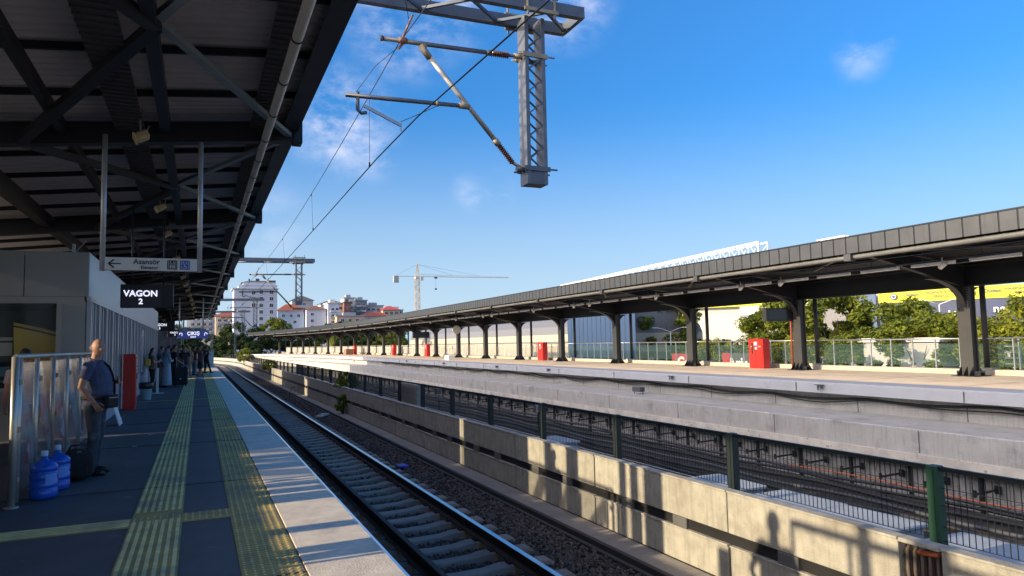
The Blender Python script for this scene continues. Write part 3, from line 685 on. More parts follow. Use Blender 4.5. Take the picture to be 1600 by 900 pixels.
# red pipes
rp_ = MB(); rp_.tube([(0, 0, 0), (0, 0, 3.6)], .05, 8); RPM = rp_.mesh('red_pipe', redpipe)
for i, (x, y) in enumerate(((26.5, 26.0), (26.5, 42.0), (26.4, 58.3))):
    o = bpy.data.objects.new('red_pipe', RPM); COL.objects.link(o); o.location = (x, y, 0); tag(o, 'red brown downpipe beside a far canopy column, %s from the right' % ORD[i], 'pipe', 'red downpipes on the far platform')
# red cabinets
def cabinet(w, d, h):
    root = thing('fire_cabinet', '', 'cabinet', (0, 0, 0), 0, 'red fire cabinets')
    m = MB(); m.cbox(-w/2, w/2, -d/2, d/2, .05, h, .012); m.box(-w/2+.02, w/2-.02, -d/2+.02, d/2-.02, 0, .05); m.build('body', redbox, root)
    m = MB(); m.cbox(-w/2-.014, -w/2-.001, -d/2+.04, -.01, .10, h-.08, .004); m.build('door', redbox, root)
    m = MB(); m.cbox(-w/2-.014, -w/2-.001, .01, d/2-.04, .10, h-.08, .004); m.build('door', redbox, root)
    m = MB(); m.box(-w/2-.03, -w/2-.015, -.05, -.03, h*.55, h*.65); m.build('handle', black, root)
    m = MB(); m.box(-w/2-.018, -w/2-.0145, -.12, .10, h*.78, h*.90); m.box(-w/2-.018, -w/2-.0145, -.10, .03, h*.64, h*.72); m.build('sticker', white, root)
    for yy in (-d*.33, -d*.22, d*.30): m = MB(); m.tube([(-w/2-.014, yy, h*.74), (-w/2-.020, yy, h*.74)], .028, 10); m.build('lock', white, root)
    m = MB(); m.box(-w/2-.0155, -w/2-.0142, d*.16, d*.30, h*.48, h*.86); m.build('door_window', darkin, root)
    return root
fcab = cabinet(.45, 1.0, 1.5)
for i, (x, y) in enumerate(((26.2, 27.9), (26.3, 53.), (26, 84.5), (26, 99.8), (24.2, 120))):
    r_ = fcab if i == 0 else copy_tree(fcab)
    r_.location = (x+(off(y) if y < 110 else 0), y, 0); r_['label'] = 'red fire cabinet on the far platform, %s from the right' % ORD[i]; r_['group'] = 'red fire cabinets on the far platform'
nc = cabinet(.30, .42, 1.5); nc.location = (-1.70, 21.9, 0); nc.rotation_euler = (0, 0, R(180)); nc['label'] = 'tall red fire cabinet against the glazed wall on the near platform'; del nc['group']
m = MB(); m.cbox(21.6, 22.2, 63.5, 64.7, 0, .45, .03); tag(m.build('concrete_block', white), 'small white block standing on far platform edge', 'block')
m = MB(); m.cbox(24.4+off(125), 25.6+off(125), 118.2, 120.0, 0, .95, .03); tag(m.build('brown_crate', mat('crate_brown', (.28, .14, .08), .8)), 'brown crate beside the farthest red cabinet', 'crate')
def hung_display(x, y, z, label, w=1.9, h=.62):
    root = thing('platform_display', label, 'display', (x, y, z))
    m = MB(); m.cbox(-w/2, w/2, -.13, .13, -h/2, h/2, .02); m.build('casing', mat('display_case', (.03, .032, .036), .4), root)
    m = MB(); m.box(-w/2+.06, w/2-.06, -.136, -.131, -h/2+.06, h/2-.06); m.build('screen', mat('screen_off', (.02, .02, .024), .2), root)
    for a in (-.5, .5): m = MB(); m.tube([(a, 0, h/2), (a, 0, h/2+.9)], .025, 6); m.build('hanger', steel, root)
hung_display(25.1, 25.3, 2.62, 'black angled information display beside the second far column')
hung_display(23.4, 78.5, 2.6, 'small black information display far along the far canopy', 2.0, .7)
cl = thing('platform_clock', 'round pale platform clock hanging under the far canopy', 'clock', (24.2, 68.5, 2.95)); mb = MB(); mb.lathe([(.42, -.06), (.45, 0), (.42, .06)], 24, M=Matrix.Rotation(R(90), 4, 'X')); mb.build('clock_face', mat('clock_white', (.6, .6, .58), .4), cl); mb = MB(); mb.tube([(0, 0, .4), (0, 0, 1.2)], .02, 6); mb.build('hanger', steel, cl)

# ------------------------------------------------------------------ near canopy (over the left platform)
nc_ = thing('near_canopy_roof', 'dark corrugated canopy roof overhead on the near platform', 'canopy roof', (0, 0, 0))
zr = lambda x: 5.02+.11*(x-1.45)         # beam underside
Y0, Y1 = -10.4, 92
m = MB(); n = 0
def corr(x0, x1):
    b = len(m.v); ys = []; y = Y0
    while y < Y1:
        ys += [(y, 0), (y+.06, 0), (y+.09, .06), (y+.17, .06)]; y += .2
        if y > 60: y += .2
    for (yy, dz) in ys: m.v += [(x0, yy, zr(x0)+.50+dz), (x1, yy, zr(x1)+.50+dz)]
    for i in range(len(ys)-1): k = b+i*2; m.face((k, k+2, k+3, k+1))
corr(-6.0, 1.40); m.build('roof_sheets', sheet, nc_)
m = MB(); b = 0
m.box(-12, 1.46, Y0, Y1, zr(1.4)+.62, zr(1.4)+.66); m.build('roof_top', sheet, nc_)
m = MB(); b = 0
m.sweep([(1.42, 5.17), (1.47, 5.17), (1.47, 5.72), (1.42, 5.72)], [Y0, Y1]); m.sweep([(1.22, 5.17), (1.42, 5.17), (1.42, 5.20), (1.22, 5.20)], [Y0, Y1]); m.build('fascia', fasdark, nc_)
for y in frange(Y0+.3, 88, 1.6): 
    pass
m = MB()
for y in frange(Y0+.3, 90, 1.62):
    bb = len(m.v)
    for yy in (y-.025, y+.025):
        m.v += [(-6, yy, zr(-6)+.41), (1.4, yy, zr(1.4)+.41), (1.4, yy, zr(1.4)+.50), (-6, yy, zr(-6)+.50)]
    for f in ((0,1,2,3),(7,6,5,4),(0,4,5,1)): m.face([bb+i for i in f])
m.build('purlin', steel, nc_)
m = MB()
for (x, w, h) in ((-.50, .14, .20), (-1.85, .10, .18), (-3.4, .2, .3)): m.sweep([(x-w/2, zr(x)+.12), (x+w/2, zr(x)+.12), (x+w/2, zr(x)+.12+h), (x-w/2, zr(x)+.12+h)], [Y0, Y1])
m.build('girder', steel, nc_)
m = MB(); m.sweep([(-1.18, zr(-1)+.20), (-.78, zr(-1)+.20), (-.78, zr(-1)+.23), (-1.18, zr(-1)+.23)], [Y0, Y1])
for y in frange(Y0, 60, .16): m.box(-1.18, -.78, y, y+.035, zr(-1)+.175, zr(-1)+.20)
m.sweep([(.72, zr(.8)+.24), (.98, zr(.8)+.24), (.98, zr(.8)+.27), (.72, zr(.8)+.27)], [Y0, Y1])
for y in frange(Y0, 60, .16): m.box(.72, .98, y, y+.035, zr(.8)+.215, zr(.8)+.24)
m.build('cable_tray', mat('tray_grey', (.075, .075, .085), .5, metal=.3, coords='World'), nc_)
BY = [3.9+8.1*i for i in range(-1, 11)]
bm_ = MB(); bb = 0
for (x0, x1) in ((-8.5, 1.46),):
    for yy in (-.10, .10): bm_.v += [(x0, yy, zr(x0)), (x1, yy, zr(x1)), (x1, yy, zr(x1)+.32), (x0, yy, zr(x0)+.32)]
for f in ((0,1,2,3),(7,6,5,4),(0,4,5,1),(1,5,6,2),(3,2,6,7),(0,3,7,4)): bm_.face(f)
bm_.box(1.40, 1.54, -.13, .13, 4.98, 5.45)
BM_ = bm_.mesh('cross_beam', steel)
brm = MB(); brm.bar((1.36, 0, zr(1.36)+.10), (-.45, -4.05, zr(-.45)+.22), .10, .07); brm.bar((1.36, 0, zr(1.36)+.10), (-.45, 4.05, zr(-.45)+.22), .10, .07)
BRN = brm.mesh('roof_brace', mat('brace_bluegrey', (.22, .26, .28), .45, metal=.2, coords='World'))
brd = MB(); brd.bar((-2.4, 0, zr(-2.4)+.05), (-.45, -4.05, zr(-.45)+.15), .14, .10); brd.bar((-2.4, 0, zr(-2.4)+.05), (-.45, 4.05, zr(-.45)+.15), .14, .10); BRD = brd.mesh('roof_brace', steel)
for y in BY:
    for me in (BM_, BRN, BRD):
        o = bpy.data.objects.new(me.name.split('.')[0], me); COL.objects.link(o); o.parent = nc_; o.location = (0, y, 0)
cp = MB(); cp.tube([(.95, y, 4.98 if y < 30 else 4.98-.002*(y-30)) for y in frange(Y0, 88, 3)], .062, 12)
cpo = thing('drain_pipe', 'long pale drain pipe slung under the near canopy edge', 'pipe', (0, 0, 0)); cp.build('pipe_run', pipe, cpo)
m = MB(); m.tube([(0, -.018, 0), (0, .018, 0)], .071, 12); m.bar((0, 0, .06), (0, 0, .32), .012); me = m.mesh('clamp', black)
for y in frange(1, 60, 1.35): o = bpy.data.objects.new('clamp', me); COL.objects.link(o); o.parent = cpo; o.location = (.95, y, 4.98 if y < 30 else 4.98-.002*(y-30))
# columns of near canopy
cc = MB(); cc.box(-.17, .17, -.17, .17, 0, zr(-5.4)); CC = cc.mesh('column_shaft', steel)
for i, y in enumerate(BY):
    root = thing('near_column', 'dark steel column carrying near canopy beams', 'column', (-5.4, y, 0), 0, 'columns of the near canopy')
    o = bpy.data.objects.new('column_shaft', CC); COL.objects.link(o); o.parent = root
# spotlights
def spotlight():
    root = thing('spotlight', '', 'spotlight', (0, 0, 0), 0, 'cream spotlights under the near canopy')
    M_ = Matrix.Rotation(R(-28), 4, 'Y') @ Matrix.Rotation(R(15), 4, 'Z')
    m = MB(); m.cbox(-.09, .09, -.09, .09, -.06, .06, .025, M=M_); m.cbox(-.115, -.085, -.10, .10, -.07, .07, .01, M=M_); m.build('lamp_head', lampy, root)
    m = MB(); m.bar((-.02, 0, .05), (-.03, 0, .22), .02); m.bar((.05, 0, .06), (.09, .02, .17), .01); m.bar((-.03, 0, .22), (0, 0, .40), .02); m.build('bracket', alum, root)
    return root
spt = spotlight()
SPY = [11.3, 17.0, 20.8, 26.5, 30.0, 33.5, 37.5, 41, 45, 49.5, 54, 59, 65]
for i, y in enumerate(SPY):
    r_ = spt if i == 0 else copy_tree(spt); r_.location = (-.78 + (.012*(y-20) if y > 20 else 0), y, 4.70); r_.rotation_euler = (0, 0, R(rnd.uniform(-15, 15)))
    r_['label'] = 'cream spotlight under the near canopy, %s from the camera' % ORD[i]
m = MB(); m.cbox(-.36, .24, -.05, .05, 0, .05, .01); m.cbox(-.12, .04, -.06, .06, .052, .12, .01); o = m.build('camera_bar', galv, None, (-.62, 20.0, 4.72)); tag(o, 'short grey bar with small box hanging above the third spotlight', 'fixture')

# hanging Asansör sign
sg = thing('elevator_sign', 'white hanging Asansör Elevator sign with arrow and pictograms', 'sign', (-.64, 11.6, 2.76))
for a in (-.64, .64):
    m = MB(); m.tube([(a, 0, 0), (a, 0, 2.0)], .036, 14); m.build('pole', mat('pole_grey', (.45, .46, .48), .4, metal=.3, coords='World'), sg)
m = MB(); m.cbox(-.61, .61, -.03, .03, .01, .20, .006); pl = m.build('sign_board', signw, sg)
m = MB(); F = lambda x, z: Matrix.Translation((x, -.0335, z)) @ Matrix.Rotation(R(90), 4, 'X')
text_mesh(m, 'Asansör', .105, F(-.07, .138), bold=.0012); text_mesh(m, 'Elevator', .070, F(-.03, .055), bold=.0008)
m.bar((-.56, -.0335, .105), (-.40, -.0335, .105), .003, .016); m.bar((-.56, -.0335, .105), (-.49, -.0335, .165), .003, .020); m.bar((-.56, -.0335, .105), (-.49, -.0335, .045), .003, .020)
m.build('lettering', signblk, sg)
def picto(x, mt, wheel):
    m = MB(); m.cbox(x-.068, x+.068, -.036, -.0305, .035, .172, .004); p = m.build('pictogram', mt, sg); m = MB()
    for a in (-.052, .047): m.box(x+a, x+a+.005, -.0385, -.0365, .045, .162)
    m.box(x-.052, x+.052, -.0385, -.0365, .120, .124)
    for a, sgn in ((-.022, 1), (.022, -1)): m.bar((x+a, -.0375, .130), (x+a, -.0375, .158), .002, .005); m.bar((x+a, -.0375, .144+.012*sgn), (x+a+.012, -.0375, .144), .002, .004); m.bar((x+a, -.0375, .144+.012*sgn), (x+a-.012, -.0375, .144), .002, .004)
    if wheel:
        pr_ = [Vector((x-.005+.026*math.cos(a), -.0375, .072+.022*math.sin(a))) for a in [i*.45 for i in range(7, 18)]]
        for a, b in zip(pr_, pr_[1:]): m.bar(a, b, .002, .006)
        m.bar((x-.008, -.0375, .078), (x-.008, -.0375, .105), .002, .008); m.bar((x-.008, -.0375, .080), (x+.018, -.0375, .078), .002, .007); m.bar((x+.018, -.0375, .078), (x+.028, -.0375, .055), .002, .007)
        m.tube([(x-.008, -.0385, .111), (x-.008, -.0365, .111)], .007, 8)
    else:
        for a in (-.025, .0, .025): m.tube([(x+a, -.0385, .104), (x+a, -.0365, .104)], .007, 8); m.box(x+a-.008, x+a+.008, -.0385, -.0365, .065, .094); m.box(x+a-.005, x+a+.005, -.0385, -.0365, .045, .066)
    m.build('symbol', signw, p)
picto(.27, signblk, False); picto(.44, signblu, True)

def wagon(x, y, z, num, w, h, label, blue=False, txt='VAGON', mount=.5):
    root = thing('carriage_display', label, 'display', (x, y, z))
    m = MB(); m.cbox(-w/2, w/2, 0, .16, 0, h, .01); m.build('casing', black, root)
    m = MB(); m.box(-w/2+.02, w/2*.5 if not blue else w/2-.02, -.006, -.001, .015, h*.80 if not blue else h-.02); m.build('led_face', ledblue if blue else ledback, root)
    m = MB(); F2 = lambda a, b: Matrix.Translation((a, -.012, b)) @ Matrix.Rotation(R(90), 4, 'X')
    if blue:
        text_mesh(m, txt, h*.55, F2(0, h*.62), bold=.008); text_mesh(m, 'EXIT', h*.30, F2(0, h*.20), bold=.004)
        for sx in (-1, 1):
            pr_ = [Vector((sx*w*.40+.09*math.cos(a), -.012, h*.55+.09*math.sin(a))) for a in [i*math.pi/7 for i in range(-1, 9)]]
            for a, b in zip(pr_, pr_[1:]): m.bar(a, b, .004, .04)
            m.bar(pr_[0 if sx < 0 else -1], pr_[0 if sx < 0 else -1]+Vector((0, 0, -.09)), .004, .04)
    else:
        cx = -w*.12; text_mesh(m, txt, h*.36, F2(cx, h*.60), bold=.005); text_mesh(m, num, h*.33, F2(cx, h*.26), bold=.005)
    m.build('led_text', ledtxt, root)
    for a in (-w*.3, w*.3): m = MB(); m.tube([(a, .08, h), (a, .08, 4.7-z)], .018, 6); m.build('hanger', steel, root)
    return root
wagon(-1.02, 17, 2.51, '2', 1.02, .50, 'black hanging LED display reading VAGON 2', mount=.5)
wagon(-1.85, 44, 2.62, '3', 1.25, .56, 'distant black hanging LED display reading VAGON 3')
wagon(-1.45, 58, 2.50, '4', 1.3, .50, 'distant small VAGON display left of the exit sign')
wagon(-.35, 57, 2.32, '', 2.1, .62, 'blue lit ÇIKIŞ exit display with curved arrows', True, 'ÇIKIŞ')
s2 = copy_tree(sg, (-.40, 46, 2.62), 0, 'distant white hanging elevator sign above the waiting people')

# ------------------------------------------------------------------ station booth and glazed wall on the left
bt = thing('station_booth', 'grey metal station booth with dark window behind the glass fence', 'booth', (-1.95, 15.6, 0))
m = MB(); m.box(-1.02, 0, 0, 6.45, 2.65, 3.5); m.box(-5, -1.035, 0, 6.45, 2.65, 3.5); m.box(-5, -.01, .012, 26, 3.42, 3.48)
m.build('fascia', boothm, bt)
m = MB(); m.box(.001, .02, 0, 6.42, 2.65, 3.5); m.box(.001, .02, 6.47, 25.2, 2.65, 3.5); m.build('side_fascia', boothside, bt)
m = MB(); m.box(-.02, .0, 6.47, 25.2, 2.65, 3.5); m.build('rear_fascia', boothside, bt)
m = MB(); m.box(-.42, -.02, .0, .10, 0, 2.645); m.box(-5, -.42, 0, .08, 2.52, 2.645); m.box(-5, -.42, .02, .10, 0, .9); m.box(-.50, -.42, -.015, .10, .0, 2.52); m.build('front_wall', boothm, bt)
m = MB(); m.box(-1.90, -1.86, 0, .08, .9, 2.52); m.box(-3.4, -3.36, 0, .08, .9, 2.52); m.box(-5, -.5, 0, .08, .9, .96); m.build('window_frame', alum, bt)
m = MB(); m.box(-5, -.50, .05, .06, .96, 2.52); m.build('window_glass', glass_d, bt)
m = MB(); m.box(-5, -.05, 2.4, 2.45, 0, 2.6); m.box(-5, -.05, .1, 2.4, .02, .06); m.box(-5, -.05, .1, 2.4, 2.5, 2.6); m.box(-.1, -.06, .1, 2.4, .05, 2.5); m.build('interior', darkin, bt)
yp = MB(); poly = [(-1.22, .85), (-.55, .85), (-.55, 1.98)]+[(-.55-.72*t, 1.98+.24*t-.04*t*t) for t in (.25, .5, .75, 1.)]  # board behind the glass stands in for a sunlit yellow reflection
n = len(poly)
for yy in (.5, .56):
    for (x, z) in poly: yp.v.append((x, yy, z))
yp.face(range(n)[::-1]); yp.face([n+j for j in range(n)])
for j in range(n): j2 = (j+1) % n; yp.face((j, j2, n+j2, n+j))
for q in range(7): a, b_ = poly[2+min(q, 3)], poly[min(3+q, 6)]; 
yp.build('yellow_reflection', yellowp, bt)
yb = MB()
for a, b_ in zip(poly[2:], poly[3:]): yb.bar((a[0], .49, a[1]-.07), (b_[0], .49, b_[1]-.07), .006, .028)
yb.build('reflection_stripe', black, bt)
m = MB(); m.box(-1.78, -1.30, .6, .62, 1.55, 1.80); m.box(-1.78, -1.3, .62, .64, 1.84, 1.9); m.build('reflection_patch', mat('reflection_grey', (.4, .4, .36), .6), bt)
m = MB(); m.box(-1.75, -1.24, .7, .9, 1.16, 1.34); m.box(-1.80, -1.24, .66, .7, 1.05, 1.08); m.build('reflection_block', mat('reflection_teal', (.10, .22, .28), .5), bt)
m = MB(); m.tube([(-2.3, .6, .9), (-2.22, .6, 1.6)], .015, 6); m.tube([(-2.0, .6, .9), (-2.05, .6, 1.6)], .015, 6)
for q in range(6): m.bar((-2.3+.01*q, .6, 1.0+q*.1), (-2.0, .6, 1.0+q*.1+.05), .012)
m.build('reflection_bars', alum, bt)
# side glazing: plinth, posts, frosted panes
m = MB(); m.box(-.05, .03, .0, 25.2, 0, .70); m.build('plinth', plinth, bt)
m = MB(); m.box(-.05, .05, 0, 25.2, 2.56, 2.645); m.box(-.05, .05, 0, 25.2, .70, .76); m.build('sill_rail', alum, bt)
for q in range(60):
    y = .06+q*.42; m = MB(); m.box(-.03, .035, y, y+.07, .76, 2.56) if q % 3 else m.box(-.03, .06, y-.01, y+.09, .76, 2.56)
    if q < 2 or q == 0: pass
    m.build('mullion', alum, bt)
m = MB(); m.box(-.03, -.015, 0, 25.2, .70, 2.6); m.build('glazing', frost, bt)
m = MB(); m.box(.03, .05, 13.3, 14.5, .05, 2.35); m.build('door', mat('door_pane', (.30, .36, .42), .2), bt)
m = MB(); m.box(-5, -4.9, 0, 25.2, 0, 2.6); m.box(-5, 0, 25.15, 25.2, 0, 3.4); m.build('rear_wall', boothm, bt)
# stuff on top of booth
m = MB(); m.bar((-.32, .5, 3.5), (-.32, .5, 3.72), .05); m.bar((-.9, .5, 3.51), (-.34, .5, 3.60), .02); m.bar((-.30, .5, 3.55), (-.1, .5, 3.80), .012)
tag(m.build('roof_bracket', alum, None, (-1.95, 15.6, 0)), 'thin metal bracket and lead standing on the booth roof', 'bracket')
# further blocks along the platform beyond the booth
fb = thing('platform_kiosk', 'dark glazed kiosk block beyond the booth with slatted front', 'kiosk', (-2.3, 42, 0))
m = MB(); m.box(-4, 0, 0, 12, 0, 3.4); m.build('body', mat('kiosk_dark', (.05, .055, .065), .5), fb)
for q in range(14): m = MB(); m.box(.001, .05, .3+q*.8, .38+q*.8, 0, 3.2); m.build('slat', galv, fb)
fb = thing('stair_housing', 'dark stair housing far down the near platform', 'stair housing', (-2.0, 62, 0))
m = MB(); m.box(-4, 0, 0, 22, 0, 3.6); m.build('body', mat('housing_blue', (.05, .07, .11), .4, var=.5, scale=1), fb)
for q in range(20): m = MB(); m.box(.001, .04, .5+q*1.1, .6+q*1.1, 0, 3.2); m.build('mullion', galv_b, fb)
# leaning white board
m = MB(); 
M_ = Matrix.Translation((-1.52, 17.6, 0)) @ Matrix.Rotation(R(-17), 4, 'Y')
for q in range(6): m.cbox(-.012, .012, -.30+q*.1, -.225+q*.1, 0, .92, .003, M=M_)
m.box(.013, .02, -.3, .28, .1, .14, M=M_); m.box(.013, .02, -.3, .28, .8, .84, M=M_)
tag(m.build('slatted_board', white), 'white slatted board leaning on the wall behind the man', 'board')

# ------------------------------------------------------------------ glass fence on the left
gf = thing('glass_fence', 'waist fence of steel posts and printed glass beside the standing man', 'fence', (-1.76, 8.95, 0))
gy = [0, .16, 1.07, 2.13, 3.2, 4.43, 5.8, 7.4]
for j, y in enumerate(gy):
    m = MB()
    if j == 1: m.tube([(0, y, .03), (0, y, 1.57)], .035, 10)
    else:
        m.tube([(0, y, 0), (0, y, 1.57)], .036 if j == 0 else .030, 12)
        m.lathe([(.07, .0), (.07, .012), (.045, .02)], 14, 0, y)
    p = m.build('fence_post', mat('fence_steel', (.50, .46, .40), .35, metal=.55, coords='World'), gf)
    if j != 1:
        for z in (.28, .80, 1.30): m = MB(); m.cbox(-.03, .05, y+.02, y+.10, z-.03, z+.03, .008); m.build('glass_clamp', brass, p)
for j in range(1, 7):
    m = MB(); m.box(-.006, .006, gy[j]+.05, gy[j+1]-.05, .12, 1.50); m.build('glass_pane', printglass, gf)
m = MB(); m.tube([(0, 0, 1.57), (0, 7.4, 1.57)], .028, 10); m.build('top_rail', mat('fence_steel', (.5, .46, .4), .35), gf)
gt = thing('dark_gate', 'dark gate frame left of the nearest fence post', 'gate', (-1.95, 8.75, 0))
m = MB(); m.box(-.9, 0, -.03, .03, 0, 1.5) if False else m.box(-.03, .03, -.55, -.48, 0, 1.55)
m.box(-.03, .03, .02, .10, 0, 1.55); m.box(-.03, .03, -.5, .05, 1.49, 1.55); m.box(-.03, .03, -.5, .05, .08, .13); m.box(-.03, .03, -.5, .05, .62, .66); m.build('gate_frame', steel, gt)
m = MB(); m.box(-.012, .012, -.48, .02, .13, 1.49); m.build('gate_panel', glass_d, gt)
m = MB(); m.tube([(.03, -.3, .98), (.05, -.1, .96), (.06, .08, .99)], .014, 6); m.build('strap', mat('purple_strap', (.10, .05, .22), .6), gt)
# wall added behind the fence to shade the platform floor and dividing wall
pw = MB(); pw.cbox(-4.35, -4.2, -4, 11.8, 0, 1.43, .02); pw.cbox(-4.36, -4.19, 11.81, 15.3, 0, 4.2, .02); tag(pw.build('shade_wall', conc_w), 'added concrete shade wall, low then tall, behind the glass fence', 'shade wall')
# posts and pillars added out of view to throw the stripes of shade
tp = MB(); tp.box(-.16, .16, -.2, .2, 0, 4.4); TP = tp.mesh('shade_pillar', steel)
for i, (x, y, sx) in enumerate(((-3.0, 10.15, 1.), (-3.0, 8.65, .45), (-3.2, 8.35, .5), (-3.0, 7.75, .3), (-3.6, 7.95, .8), (-3.3, 4.6, .35))):
    o = bpy.data.objects.new('shade_pillar', TP); COL.objects.link(o); o.location = (x, y, 0); o.scale = (sx, sx, 1); tag(o, 'dark added shade pillar left of the platform outside the photo', 'pillar', 'shade pillars')
fr = MB()  # unseen frame added for the shadow it casts on the dividing wall
for y in (5.45, 4.75, 4.0, 3.1): fr.box(-.03, .03, y, y+.05, 0, 2.15)
fr.box(-.03, .03, 3.1, 5.5, 2.08, 2.15); fr.box(-.03, .03, 4.0, 5.5, 1.35, 1.39)
tag(fr.build('shade_frame', steel, None, (-2.6, 0.0, 0)), 'dark added tubular shade frame left of the platform outside the photo', 'barrier')
bars_ = MB()  # unseen upright bars added to break the sun on the platform edge
for (y, w) in ((6.1, .05), (6.75, .22), (8.15, .30), (9.4, .07), (10.2, .22), (11.2, .12)):
    bars_.box(-.04, .04, y, y+w, 0, 1.95)
tag(bars_.build('shade_bars', steel, None, (-3.85, -.35, 0)), 'row of added upright shade bars left of the platform outside the photo', 'screen')
#@@PART2@@
# ------------------------------------------------------------------ overhead line
def portal(y, dz=0.0, label='', pd=0.0, cant=True):
    root = thing('catenary_portal', label, 'catenary portal', (0, y, dz), 0, 'overhead line portals over the near track')
    m = MB(); tl = .045
    for yy in (-.37, .33): m.bar((-8.5, yy, 7.42-tl*14.7*.3), (6.2, yy, 7.42), .12, .20)
    for i in range(21):
        x0 = -8.5+i*.7; z = lambda x: 7.42-tl*.3*(6.2-x)
        a, b_ = (-.33, .29) if i % 2 == 0 else (.29, -.33)
        m.bar((x0, a, z(x0)-.06), (x0+.7, b_, z(x0+.7)-.06), .05, .05)
    m.bar((6.17, -.37, 7.42), (6.17, .33, 7.42), .08, .2); m.build('portal_beam', galv_b, root)
    m = MB()
    zb = 4.33+pd
    for x in (5.18, 5.50): m.box(x-.035, x+.035, -.15, .15, zb, 7.32)
    m.build('drop_post', galv, root)
    m = MB(); n = int((7.2-zb-.25)/.2)
    for q in range(n):
        z = zb+.25+q*.2
        for yy in (-.13, .13):
            a, b_ = (5.215, 5.465) if q % 2 else (5.465, 5.215)
            m.bar((a, yy, z), (b_, yy, z+.2), .035, .02)
    m.box(5.2, 5.48, -.145, .145, zb, zb+.22); m.build('lattice', galv_b, root)
    m = MB()
    for yy in (-.44, .40):
        m = MB()
        for z in (7.30, 7.56): m.box(5.02, 5.66, yy-.02, yy+.02, z-.03, z+.03)
        for x in (5.08, 5.60): m.bar((x, yy, 7.2), (x, yy, 7.72), .03)
        m.build('beam_clamp', brass, root)
    m = MB(); m.box(-8.7, -8.4, -.15, .15, -dz, 7.2); m.build('support_post', galv_b, root)
    if cant:
        m = MB(); m.tube([(2.67, 0, 6.56), (4.50, 0, 6.60)], .038, 12); m.tube([(2.62, 0, 6.56), (2.67, 0, 6.56)], .046, 12); m.build('top_tube', galv, root)
        m = MB(); m.tube([(3.33, 0, 6.50), (4.62, 0, 5.06)], .042, 12); m.build('stay_tube', mat('galv_warm', (.42, .40, .36), .5, metal=.4, coords='World'), root)
        m = MB(); m.tube([(2.07, -.0, 5.55), (4.0, 0, 5.60)], .036, 12); m.build('register_tube', galv, root)
        def insulator(p, q, nm):
            p = Vector(p); q = Vector(q); pts = []; rs = []
            L = (q-p).length; n = int(L/.018)
            for i in range(n+1):
                pts.append(p.lerp(q, i/n)); rs.append(.062 if i % 2 else .030)
            m = MB(); m.tube(pts, rs, 14, smooth=False); o = m.build('insulator', insul, root)
        insulator((4.56, 0, 6.60), (4.90, 0, 6.61), ''); insulator((4.66, 0, 5.01), (4.93, 0, 4.70), '')
        m = MB(); m.tube([(4.48, 0, 6.6), (4.57, 0, 6.6)], .05, 10); m.tube([(4.89, 0, 6.61), (5.16, 0, 6.62)], .028, 8); m.build('insulator_cap', galv_b, root)
        m = MB(); m.tube([(4.60, 0, 5.08), (4.67, 0, 5.0)], .055, 10); m.tube([(4.92, 0, 4.71), (5.16, 0, 4.6)], .03, 8); m.build('insulator_cap', brass, root)
        for z in (6.62, 4.60):
            m = MB(); m.box(5.10, 5.58, -.17, -.13, z-.04, z+.04); m.box(5.10, 5.58, .13, .17, z-.04, z+.04); m.tube([(5.02, -.15, z), (5.72, -.15, z)], .016, 6); m.tube([(5.02, .15, z-.02), (5.72, .15, z-.02)], .016, 6)
            m.tube([(5.0, 0, z), (5.2, 0, z)], .05, 8); m.build('post_bracket', brass if z > 6 else galv_b, root)
        m = MB(); m.lathe([(.05, -.07), (.06, 0), (.05, .07)], 10, M=Matrix.Translation((3.0, 0, 6.575)) @ Matrix.Rotation(R(90), 4, 'Y')); m.tube([(3.0, 0, 6.52), (2.92, 0, 6.42)], .022, 6); m.tube([(3.0, 0, 6.62), (3.12, -.2, 6.95)], .018, 6)
        m.build('wire_clamp', mat('clamp_red', (.26, .12, .07), .5), root)
        m = MB(); m.tube([(3.38, 0, 6.56), (3.34, 0, 6.48)], .045, 10); m.tube([(3.30, 0, 6.54), (3.46, 0, 6.35)], .056, 10); m.build('stay_fitting', brass, root)
        m = MB(); m.tube([(3.96, 0, 5.6), (4.14, 0, 5.6)], .05, 10); m.tube([(3.55, 0, 5.585), (3.60, 0, 5.59)], .05, 10); m.build('register_fitting', brass, root)
        m = MB(); m.tube([(2.26, 0, 5.62), (2.26, 0, 5.33), (2.32, 0, 5.28), (2.40, 0, 5.30)], .03, 8); m.build('drop_bracket', galv, root)
        m = MB(); m.bar((2.36, -.02, 5.40), (2.93, -.1, 5.12), .035, .05); m.bar((2.93, -.1, 5.16), (2.93, -.1, 5.03), .02); m.build('steady_arm', alum, root)
        m = MB(); m.tube([(3.6, 0, 5.56), (3.2, -.05, 5.33), (2.93, -.1, 5.18)], .006, 5); m.tube([(2.24, 0, 5.62), (2.5, -.2, 6.0), (2.98, -.05, 6.50)], .005, 5); m.build('stay_wire', wirem, root)
    return root
PY = [10.92, 42.7, 77.4, 99.2]
for i, y in enumerate(PY):
    portal(y, (0, -.80, -.9, -1.1)[i], ('steel overhead line portal with lattice drop post directly above the near track', 'second overhead line portal, seen in front of the white tower block', 'third overhead line portal low in front of the tower block', 'farthest overhead line portal by the dark trees')[i], (0, .5, .3, .3)[i])
